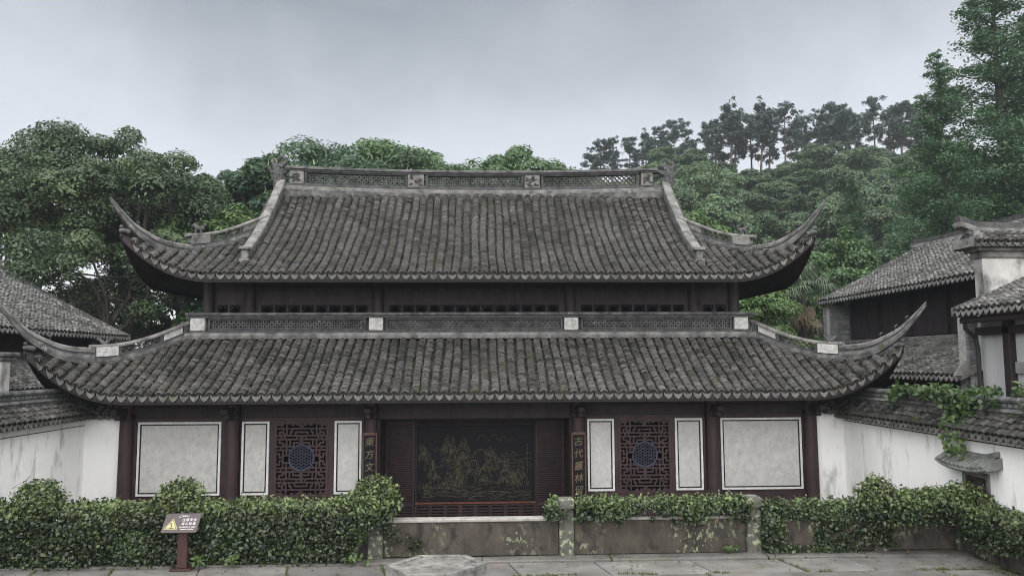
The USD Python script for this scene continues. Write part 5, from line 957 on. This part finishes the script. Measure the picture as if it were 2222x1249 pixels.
# right of the hall, near
round_tree('broadleaf_tree', 'light green tree rising just behind the right ridge dragon', (10.2, 38, G0), 12.2, 2.6, 4.0, 16000, .21, .12, 'bright_leaf', 243, nb=28, crown_z=7.9, blob_r=.32)
round_tree('broadleaf_tree', 'rounded green tree behind the upper right roof corner', (14.2, 41, G0), 10.4, 3.0, 3.6, 15000, .22, .12, 'mid_leaf', 247, nb=28, crown_z=6.6)
round_tree('broadleaf_tree', 'yellow-green sapling in front of the tall conifers', (22.6, 38, G0), 9.6, 1.9, 2.6, 9000, .22, .13, 'vine_leaf', 249, nb=16, crown_z=7.0, blob_r=.4)
round_tree('broadleaf_tree', 'slender mid green tree right of the upper right horn', (19.0, 41, G0), 12.4, 1.9, 5.4, 14000, .21, .12, 'mid_leaf', 251, nb=30, crown_z=6.9, blob_r=.42)
round_tree('broadleaf_tree', 'green bushy tree beside the right wing roof verge', (20.8, 39, G0), 9.8, 2.4, 4.4, 14000, .21, .12, 'mid_leaf', 253, nb=28, crown_z=5.4, blob_r=.36)
round_tree('shrub', 'green shrub below the upper right eave behind the hall', (11.0, 32.5, G0), 8.2, 2.3, 3.0, 16000, .16, .08, 'bright_leaf', 255, nb=26, crown_z=5.4, cat='shrub')
round_tree('shrub', 'pale speckled shrub before the palm behind the hall', (10.9, 29.6, G0), 6.3, 1.7, 1.9, 14000, .11, .06, 'bright_leaf', 257, nb=24, crown_z=4.6, cat='shrub')
# tall conifers at the right edge
def conifer(name, label, base, h, rad, n_leaf, L, W, leaf, seed, group=None, power=.75, z0=.03):
    r = np.random.default_rng(seed); b = np.array(base, float); t = thing(name, label, 'tree', b, group); tr = MB(); tr.tube([b - [0, 0, .3], b + [r.normal(0, .1), 0, h * .5], b + [r.normal(0, .1), 0, h]], [.016 * h, .010 * h, .01], 8)
    pos, nrm, tn = [], [], []; nbr = int(h * 9)
    for k in range(nbr):
        q = z0 + (1 - z0) * (k + r.random()) / nbr; z = q * h; Rr = rad * (1 - q) ** power * r.uniform(.65, 1.12) + .15; az = r.uniform(0, 2 * np.pi); d = np.array([math.cos(az), math.sin(az), 0]); e = b + [0, 0, z] + d * Rr + [0, 0, Rr * r.uniform(.2, .65)]; s = b + [0, 0, z]
        if Rr > .6: tr.tube([s, (s + e) / 2 - [0, 0, .05 * Rr], e], [.05, .03, .012], 5)
        m = max(6, int(n_leaf / nbr * (Rr / (rad * .55)))); u = r.random(m) ** .55; wob = r.normal(0, .10 + .15 * Rr, (m, 3)) * (0.35 + .65 * np.sin(np.pi * np.clip(u, .1, .95)))[:, None] * [1, 1, .45]
        pos.append(s + (e - s) * u[:, None] + wob); nrm.append(np.tile([0, 0, 1.0], (m, 1)) + r.normal(0, .5, (m, 3)) + d * .2); tn.append(np.full(m, .42 + r.normal(0, .12)) + r.normal(0, .18, m))
    tr.build('trunk', 'bark', t, smooth=True); c = MB(); leaf_mesh(c, np.vstack(pos), np.vstack(nrm), L, W, r, np.concatenate(tn), .1); c.build('crown', leaf, t); return t
tc = conifer('tall_conifer', 'tallest feathery conifer at the right edge, its top beyond the frame', (29.6, 42, G0), 28.5, 6.1, 98000, .20, .095, 'feather_leaf', 301)
dup(tc, (25.1, 40.5, G0), 2.1, (.74, .74, .735), label='second tall conifer with a thin pointed top left of the tallest')
dup(tc, (33.2, 44.5, G0), 4.0, (.85, .85, .88), label='conifer cut by the right frame edge beside the tallest one')
dup(tc, (28.3, 37.5, G0), 5.2, (.66, .66, .45), label='broad low conifer in front of the two tall ones')
dup(tc, (23.2, 47, 0), 3.1, (.42, .42, .53), label='slim dark young conifer on the slope left of the tall ones')
dup(tc, (32.0, 38.5, G0), 1.2, (.6, .6, .5), label='low conifer at the right frame edge above the gate house roof')
# hillside broadleaf wood: a few forms, copied
protos = []
HG, HL = 'broadleaf trees covering the hillside', 'rounded broadleaf tree of the hillside wood on the right'
spots = []; r = np.random.default_rng(77)
for y in np.arange(50, 108, 5.2):
    x_lo, x_hi = -2 + .0 * y, .62 * y + 8
    for x in np.arange(x_lo, x_hi, 5.0):
        xx, yy = x + r.normal(0, 1.3), y + r.normal(0, 1.3)
        if xx < 6 + (y - 50) * .10: continue
        spots.append((xx, yy))
for i, (x, y) in enumerate(spots):
    z = float(hillz(np.array([x]), np.array([y]))[0]) - .5
    if i < 6: protos.append(round_tree('hillside_tree', HL, (x, y, z), [8.5, 9.5, 7.5, 10, 8, 9][i], [3.3, 3.7, 3.0, 3.2, 3.9, 3.4][i], [3.2, 3.4, 2.8, 4.0, 3.0, 3.6][i], 15000, .26, .15, 'hill_leaf', 400 + i, nb=34, group=HG, limbs=4, blob_r=.30))
    else: k_ = .55 if y > 96 else (.8 if y > 86 else 1.0); dup(protos[r.integers(6)], (x, y, z), r.uniform(0, 6.28), (r.uniform(.8, 1.3) * (.5 + .5 * k_),) * 2 + (r.uniform(.75, 1.25) * k_,))
# pines on the crest
def pine(name, label, base, h, n_leaf, seed, group=None, lean=0.0, start=.45):
    r = np.random.default_rng(seed); b = np.array(base, float); t = thing(name, label, 'tree', b, group); tr = MB(); top = b + [lean, 0, h]; n = 9; tt = np.linspace(0, 1, n)[:, None]
    p = b + (top - b) * tt + np.array([r.normal(0, .25), 0, 0]) * np.sin(tt * np.pi * 1.5); p[0, 2] -= .5; tr.tube(p, np.linspace(.19, .05, n), 7); bl = []
    for k in range(22):
        q = start + (1 - start) * ((k + r.random()) / 22) ** .9; s = np.array([np.interp(q, tt[:, 0], p[:, i]) for i in range(3)]); az = r.uniform(0, 6.28); Rr = (2.5 * (1 - q) ** .55 * (1 - .5 * max(0, .25 - (q - start)) / .25) + .45) * r.uniform(.45, 1.25); e = s + [math.cos(az) * Rr, math.sin(az) * Rr, r.uniform(.1, .9)]
        tr.tube([s, (s + e) / 2 - [0, 0, .08], e], [.06, .04, .02], 5)
        for j in range(4): g = r.uniform(.45, 1.1); bl.append([*(s + (e - s) * g + r.normal(0, .34, 3) * [1, 1, .6] + [0, 0, .12]), r.uniform(.22, .55)])
    for k in range(5): q = r.uniform(.12, start); s = np.array([np.interp(q, tt[:, 0], p[:, i]) for i in range(3)]); az = r.uniform(0, 6.28); L = r.uniform(.4, 1.3); tr.tube([s, s + [math.cos(az) * L, math.sin(az) * L, L * .4]], [.03, .01], 4)
    tr.build('trunk', 'pine_bark', t, smooth=True); c = MB(); blob_leaves(c, bl, n_leaf, .46, .13, r, squash=.8, shell=.2, rough=1.6, cap=.5, upb=.6); c.build('crown', 'pine_leaf', t); return t
PL = 'dark pine with bare trunk standing on the hill crest'; PG = 'pines along the hill crest'
pp = []; r = np.random.default_rng(99)
#        photo column, base y, height
pines = [(1285, 112, 335), (1340, 113, 300), (1400, 112, 290), (1470, 111, 262), (1500, 114, 268), (1545, 110, 292), (1592, 110, 233), (1615, 113, 250), (1655, 111, 234), (1690, 112, 262), (1715, 110, 231), (1745, 113, 272), (1790, 111, 245), (1830, 112, 228), (1860, 110, 240), (1885, 114, 252), (1915, 111, 215), (1945, 112, 240), (1985, 111, 226), (2020, 113, 230), (2060, 112, 222), (1440, 113, 285), (1770, 115, 258), (1570, 115, 268), (1640, 116, 258), (1310, 114, 315), (1375, 115, 305), (1960, 117, 246)]
pines = [(a, b, 3.54 + (787 - c) / FPX * b - (float(hillz(np.array([b * math.tan(math.atan((a - 1111) / FPX) + YAW)]), np.array([float(b)]))[0]) - .6)) for a, b, c in pines]
PH = [q[2] for q in pines[:5]]
for i, (px, y, h) in enumerate(pines):
    x = y * math.tan(math.atan((px - 1111) / FPX) + YAW); z = float(hillz(np.array([x]), np.array([float(y)]))[0]) - .6
    if i < 5: pp.append(pine('crest_pine', 'leftmost pine on the hill crest, just right of the ridge trees' if i == 0 else PL, (x, y, z), h, 2900, 500 + i, PG, lean=[.6, -.5, .9, .2, -.3][i], start=[.56, .50, .64, .58, .54][i]))
    else: k = r.integers(5); dup(pp[k], (x, y, z), r.uniform(-.7, .7) + (3.14 if r.random() < .3 else 0), (1.05 * h / PH[k],) * 3, label={1915: 'tallest-standing pine on the hill crest, near its right end', 2060: 'rightmost pine on the crest, half hidden by the tall conifers', 1592: 'pine at the left edge of the tall group on the crest'}.get(px, PL))
# fan palm
pm = thing('fan_palm', 'shaggy fan palm with dead brown fronds behind the right wing', 'palm', (14.3, 34, G0)); r = np.random.default_rng(61); b = np.array([14.3, 34, G0]); tr = MB(); tr.tube([b, b + [.05, 0, 3.6], b + [.0, 0, 7.2]], [.20, .19, .17], 9); tr.build('trunk', 'bark', pm, smooth=True)
live, dead, stem = MB(), MB(), MB(); top = b + [0, 0, 7.3]
for k in range(36):
    old = k >= 29; az = r.uniform(0, 6.28); el = r.uniform(-.1, 1.2) if not old else r.uniform(-1.35, -.7); L = r.uniform(1.0, 1.35); d = np.array([math.cos(az) * math.cos(el), math.sin(az) * math.cos(el), math.sin(el)]); s0 = top - [0, 0, r.uniform(.1, .9) if old else r.uniform(0, .4)]; hub = s0 + d * L * .75
    if not old: stem.tube([s0, hub], [.022, .015], 5)
    side = np.cross(d, [0, 0, 1.0]); side /= np.linalg.norm(side); upv = np.cross(side, d); m = dead if old else live
    for a in np.linspace(-1.9, 1.9, 22):
        e = d * math.cos(a) + side * math.sin(a); tip = hub + e * r.uniform(.55, .82) * (1 if not old else .7) + np.array([0, 0, -.28 - .2 * abs(math.sin(a))]) * (1 if not old else 1.0) + r.normal(0, .03 if not old else .10, 3); mid = hub + e * .42 + upv * .03; w = np.cross(e, upv) * .028
        m.add(np.array([hub, mid + w, mid - w, tip]), np.array([[0, 1, 2], [1, 3, 2]]), np.clip(.5 + r.normal(0, .22), 0, 1))
stem.build('frond_stalks', 'palm_leaf', pm); live.build('fan_fronds', 'palm_leaf', pm); dead.build('dead_fronds', 'dead_frond', pm)
# banana plants
bn = thing('banana_plant', 'banana plant with broad bright leaves beside the brick pier', 'banana plant', (12.2, 28.6, G0)); r = np.random.default_rng(62); b = np.array([12.2, 28.6, G0])
for k in range(9):
    o = b + [r.uniform(-.5, .55), r.uniform(-.3, .3), 0]; az = r.uniform(0, 6.28); H = r.uniform(5.1, 6.1); n = 9; t = np.linspace(0, 1, n); rad = r.uniform(.35, 1.0); d = np.array([math.cos(az), math.sin(az), 0]); mid = o + d * (rad * t ** 2)[:, None] + np.array([0, 0, 1.0]) * ((H - 1.7) + 1.9 * t - .9 * t ** 3)[:, None]
    w = .24 * np.sin(np.pi * np.clip(t * .93 + .05, 0, 1)) ** .7; s = np.cross(d, [0, 0, 1.0]); v = np.stack([mid - s * w[:, None] + [0, 0, .05], mid, mid + s * w[:, None] + [0, 0, .05]], 1).reshape(-1, 3); i = np.arange(n - 1)[:, None] * 3
    q = np.concatenate([np.hstack([i, i + 1, i + 4, i + 3]), np.hstack([i + 1, i + 2, i + 5, i + 4])]); MB().add(v, q, np.clip(.5 + r.normal(0, .25), 0, 1)).build('leaf', 'banana_leaf', bn)
MB().tube([b, b + [0, 0, 4.0]], [.13, .08], 8).build('stem', 'banana_leaf', bn)
# ------------------------------------------------------------------ hedge and creepers
def cover(boxes, balls, count, seed, L=.078, W=.046, keep=None, bump=.10, jit=.065):
    """leaves over the skin of boxes (x0,x1,y0,y1,z0,z1: front, top and ends) and balls (x,y,z,r)"""
    r = np.random.default_rng(seed); P, N = [], []
    areas = []; faces = []
    for x0, x1, y0, y1, z0, z1 in boxes:
        for a, o, e1, e2, n in [((x1 - x0) * (z1 - z0), (x0, y0, z0), (x1 - x0, 0, 0), (0, 0, z1 - z0), (0, -1, .35)), ((x1 - x0) * (y1 - y0) * 1.3, (x0, y0, z1), (x1 - x0, 0, 0), (0, y1 - y0, 0), (0, -.3, 1)), ((y1 - y0) * (z1 - z0), (x0, y0, z0), (0, y1 - y0, 0), (0, 0, z1 - z0), (-1, 0, .3)), ((y1 - y0) * (z1 - z0), (x1, y0, z0), (0, y1 - y0, 0), (0, 0, z1 - z0), (1, 0, .3)), ((x1 - x0) * (z1 - z0) * .35, (x0, y1, z0), (x1 - x0, 0, 0), (0, 0, z1 - z0), (0, 1, .3))]:
            areas.append(a); faces.append((o, e1, e2, n))
    nb = len(faces); areas += [9 * b[3] ** 2 for b in balls]; areas = np.array(areas); ks = r.choice(len(areas), count, p=areas / areas.sum())
    for k in np.unique(ks):
        m = (ks == k).sum()
        if k < nb: o, e1, e2, n = faces[k]; p = np.array(o) + r.random((m, 1)) * np.array(e1) + r.random((m, 1)) * np.array(e2); nn = np.tile(np.array(n, float), (m, 1))
        else: b = balls[k - nb]; d = rand_dirs(r, m); p = np.array(b[:3]) + d * b[3] * [1, .8, 1]; nn = d + [0, 0, .3]
        P.append(p); N.append(nn)
    P, N = np.vstack(P), np.vstack(N); nn = N / np.linalg.norm(N, axis=1, keepdims=True)
    P = P + nn * (bump * 2 * (meshkit.fbm(P * 3.2, 3, seed) - .45))[:, None] + r.normal(0, jit, P.shape) * [1, 1, .8]; 
    if keep is not None: k = keep(P, r); P, N = P[k], N[k]
    return P, N, r
def hedge(name, label, cat, base, boxes, balls, count, seed, keep=None, leaf='hedge_leaf', L=.076, W=.045, shoots=0, fresh=.62, group=None, ztop=1.0, **k):
    t = thing(name, label, cat, base, group); P, N, r = cover(boxes, balls, count, seed, keep=keep, **k); m = MB(); n = len(P)
    new = np.clip((P[:, 2] - (ztop - .22)) / .25, 0, 1) * (r.random(n) < .65)     # new growth at the top
    leaf_mesh(m, P, N * .8 + r.normal(0, .7, P.shape), L * r.choice([.7, 1, 1.25], n)[:, None], W * r.choice([.75, 1, 1.2], n)[:, None], r, .13 + r.normal(0, .14, n) + .3 * (meshkit.fbm(P * 2.5, 2, seed + 3) - .5) + fresh * new + .35 * (r.random(n) < .06), .25, kind='oval')
    q = MB()
    for _ in range(shoots):
        i = r.integers(n); p = P[i]
        if p[2] < ztop - .2: continue
        e = p + [r.normal(0, .03), r.normal(0, .03), r.uniform(.06, .16)]; q.tube([p - [0, 0, .05], e], [.004, .003], 4)
        pp_ = p + (e - p) * r.random((5, 1)); leaf_mesh(m, pp_, r.normal(0, .6, (5, 3)) + [0, 0, .8], L * .7, W * .6, r, .75 + r.normal(0, .12, 5))
    tw = MB()
    for _ in range(60):
        i = r.integers(n); p = P[i] - N[i] / np.linalg.norm(N[i]) * .06; tw.tube([p, p + r.normal(0, .08, 3), p + r.normal(0, .14, 3)], [.005, .004, .003], 4)
    tw.build('twigs', 'bark', t, kind='stuff'); m.build('foliage', leaf, t, kind='stuff')
    if q.n: q.build('shoots', 'vine_leaf', t, kind='stuff')
    return t
fb = lambda P, s, sc: meshkit.fbm(P * sc, 3, s)
hedge('hedge', 'long dense clipped hedge covering the balustrade on the left, three bumps', 'hedge', (-5.5, 14.5, 0), [(-10.3, -1.75, 14.38, 14.95, .02, .97)], [(-7.86, 14.66, 1.08, .34), (-5.36, 14.66, 1.06, .33), (-1.86, 14.60, 1.04, .36), (-1.86, 14.5, .75, .38), (-1.65, 14.5, .62, .30)], 42000, 611,
      keep=lambda P, r: ~((P[:, 0] > -2.3) & (P[:, 2] < .42 + (P[:, 0] + 2.3) * .5 - .42 * np.clip((-1.9 - P[:, 0]) / .4, 0, 1) + .15 * (fb(P, 3, 4) - .5))), shoots=160)
hedge('creeper', 'leafy creeper spilling over the middle-right balustrade panel', 'creeper', (3.4, 14.6, .8), [(1.80, 4.92, 14.50, 14.95, .62, .93), (1.42, 1.7, 14.5, 14.9, .66, .98)], [(1.42, 14.62, .82, .14)], 10500, 621, keep=lambda P, r: ((np.abs(P[:, 0] - 1.62) > .17) | (P[:, 2] < .62)) & (P[:, 2] > .60 + .55 * (fb(P * [1, 0, 0], 5, 2.0) - .45)) | ((fb(P * [1, 0, 1], 8, 5) > .66) & (P[:, 2] > .35)), shoots=70, bump=.09)
hedge('creeper', 'creeper clinging over the whole stone panel left of the right corner bump', 'creeper', (6.3, 14.6, .5), [(5.30, 7.6, 14.58, 14.95, .03, .84)], [(7.46, 14.62, 1.02, .28), (7.45, 14.6, .7, .30)], 11500, 631, keep=lambda P, r: (P[:, 2] > .62) | ((fb(P * [1, 0, 1], 9, 3.2) > .42) & ~((np.abs(P[:, 0] - 5.95) < .28) & (np.abs(P[:, 2] - .42) < .26))), shoots=60, L=.075, W=.045)
hedge('creeper', 'thick creeper canopy overhanging the dark balustrade panel by the right corner', 'creeper', (8.3, 14.6, .8), [(7.6, 9.15, 14.32, 14.95, .60, .98)], [(8.95, 14.5, .92, .28)], 9000, 641, keep=lambda P, r: P[:, 2] > .50 + .3 * (fb(P * [1, 1, 0], 5, 3) - .5), shoots=40)
hedge('creeper', 'creeper draping along the side balustrade towards the right frame edge', 'creeper', (9.1, 12.8, .5), [(8.78, 9.38, 10.8, 14.3, .30, .84)], [(9.05, 14.3, .85, .3)], 14000, 651, keep=lambda P, r: P[:, 2] > .28 + .35 * (fb(P * [1, 1, 0], 5, 3) - .5), shoots=40, ztop=.9)
# small ivy tail on the parapet right of the hedge
hedge('creeper', 'small creeper tail trailing down the parapet right of the hedge', 'creeper', (-1.3, 14.6, .4), [(-1.75, -.95, 14.62, 14.68, .12, .66)], [], 900, 655, keep=lambda P, r: (np.abs(P[:, 2] - (.58 - (P[:, 0] + 1.75) * .55)) < .13) & (fb(P, 2, 6) > .45), L=.055, W=.034, jit=.02, bump=.02)
def tendrils(t, pts, r, mat_, L, W):
    m = MB(); s = MB()
    for p0, ln_ in pts:
        n = int(ln_ / .06); z = np.linspace(0, -ln_, n); p = np.array(p0) + np.stack([np.cumsum(r.normal(0, .012, n)), np.cumsum(r.normal(0, .02, n)), z], 1); s.tube(p, .004, 4); leaf_mesh(m, p + r.normal(0, .04, p.shape), r.normal(0, .5, p.shape) + [-.6, -.6, .3], L, W, r, .55 + r.normal(0, .2, n), .4, kind='oval')
    s.build('tendrils', 'bark', t); m.build('tendril_leaves', mat_, t, kind='stuff')
t = hedge('wall_vine', 'broad-leaved vine sprawling over the right wall coping', 'vine', (9.6, 15.5, 2.7), [(9.25, 10.1, 14.7, 17.4, 2.40, 2.86)], [(9.4, 15.0, 2.60, .18)], 1900, 661, leaf='vine_leaf', L=.13, W=.10, keep=lambda P, r: (P[:, 2] > 2.25 + (P[:, 0] - 9.15) * .75) & (fb(P, 6, 1.6) > .40), bump=.12, ztop=2.9, fresh=.15)
r = np.random.default_rng(9); tendrils(t, [((9.14, 14.75 + .08 * k, 2.30 + .03 * k), r.uniform(.3, .75)) for k in range(7)], r, 'vine_leaf', .12, .09)
hedge('wall_vine', 'smaller vine patch on the right wall coping near the frame edge', 'vine', (9.7, 13.9, 2.8), [(9.45, 10.0, 13.2, 14.4, 2.6, 2.98)], [], 800, 665, leaf='vine_leaf', L=.13, W=.10, keep=lambda P, r: fb(P, 7, 1.6) > .47, bump=.1, ztop=2.9, fresh=.1)
# grass in the joints, weeds at the foot of the hedge
gr = MB(); r = np.random.default_rng(13); pts = []
for (y0, y1, wd) in rows[1:]:
    n = 1500; x = r.uniform(-11, 9, n); pts.append(np.stack([x, y0 - .01 + r.normal(0, .025, n), 0 * x], 1)[meshkit.fbm(np.stack([x * 1.1, 0 * x + y0, 0 * x], 1), 3, 4) > .50])
for x1, y0, y1 in JOINTS:
    n = 26; y = r.uniform(y0, y1, n)
    if r.random() < .55: pts.append(np.stack([x1 - .22 * (y - y0) * (1 if y0 < 14.2 else 0) + r.normal(0, .015, n), y, 0 * y], 1))
x = r.uniform(-10.5, 9, 900); pts.append(np.stack([x, 14.66 + r.normal(0, .03, 900), 0 * x], 1)[meshkit.fbm(np.stack([x * .9, 0 * x, 0 * x], 1), 3, 6) > .5])
pts = np.vstack(pts); pts = np.repeat(pts, 7, 0) + r.normal(0, .014, (len(pts) * 7, 3)) * [1, 1, 0]; n = len(pts); h = r.uniform(.015, .06, n); a = r.uniform(0, 6.28, n); w = np.stack([np.cos(a), np.sin(a), 0 * a], 1) * .004; tip = pts + np.stack([r.normal(0, .02, n), r.normal(0, .02, n), h], 1)
gr.add(np.stack([pts - w - [0, 0, .01], pts + w - [0, 0, .01], tip], 1).reshape(-1, 3), np.arange(3 * n).reshape(-1, 3), np.repeat(np.clip(.45 + r.normal(0, .25, n), 0, 1), 3)); gp = gr.build('joint_grass', 'grass_blade', kind='stuff'); keys(stage.GetPrimAtPath(gp), label='short grass and moss growing in the paving joints', cat='grass')
for i, (x, y, lab) in enumerate([(-4.82, 14.18, 'bright green weed sprouting just right of the sign post'), (-4.25, 14.2, 'small bright weed at hedge foot, second from the sign'), (-2.2, 14.25, 'small bright weed near the right end of the hedge foot'), (4.6, 14.55, 'low weed at the foot of the balustrade near middle-right post')]):
    t = thing('weed', lab, 'weed', (x, y, 0)); r = np.random.default_rng(700 + i); m, s = MB(), MB()
    for k in range(7):
        e = np.array([x, y, 0]) + [r.normal(0, .07), r.normal(0, .05), r.uniform(.08, .2)]; s.tube([(x, y, 0), (np.array([x, y, 0]) + e) / 2 + [0, 0, .03], e], [.004, .003, .003], 4); leaf_mesh(m, e + r.normal(0, .025, (5, 3)), r.normal(0, .4, (5, 3)) + [0, -.5, .8], .10, .045, r, .7 + r.normal(0, .15, 5), .3)
    s.build('stems', 'vine_leaf', t); m.build('leaves', 'vine_leaf', t)
# fallen leaves swept against the walls
r = np.random.default_rng(31); n = 420; fl = MB(); x = r.uniform(-10.5, 9, n); y = 14.55 - np.abs(r.normal(0, .55, n)); leaf_mesh(fl, np.stack([x, y, .022 + .03 * (y > 14.3) + 0 * x], 1), r.normal(0, .22, (n, 3)) + [0, 0, 1], .055, .03, r, r.random(n), kind='oval')
fp = fl.build('leaf_litter', 'dead_frond', kind='stuff'); keys(stage.GetPrimAtPath(fp), label='small brown fallen leaves scattered over the paving', cat='fallen leaves')
# ------------------------------------------------------------------ haze
HAZE = 0.0005
if HAZE > 0:
    hm = usdkit.material(stage, '/World/Looks/haze_air', {'v': ('principled_volume', {'color': (.86, .92, 1.0), 'density': HAZE, 'anisotropy': 0.2})}, [], volume='v.volume')
    b = MB().box(-70, 130, -30, 160, -3.0, 60); MAT['haze_air'] = hm; b.build('haze', 'haze_air', kind='stuff')
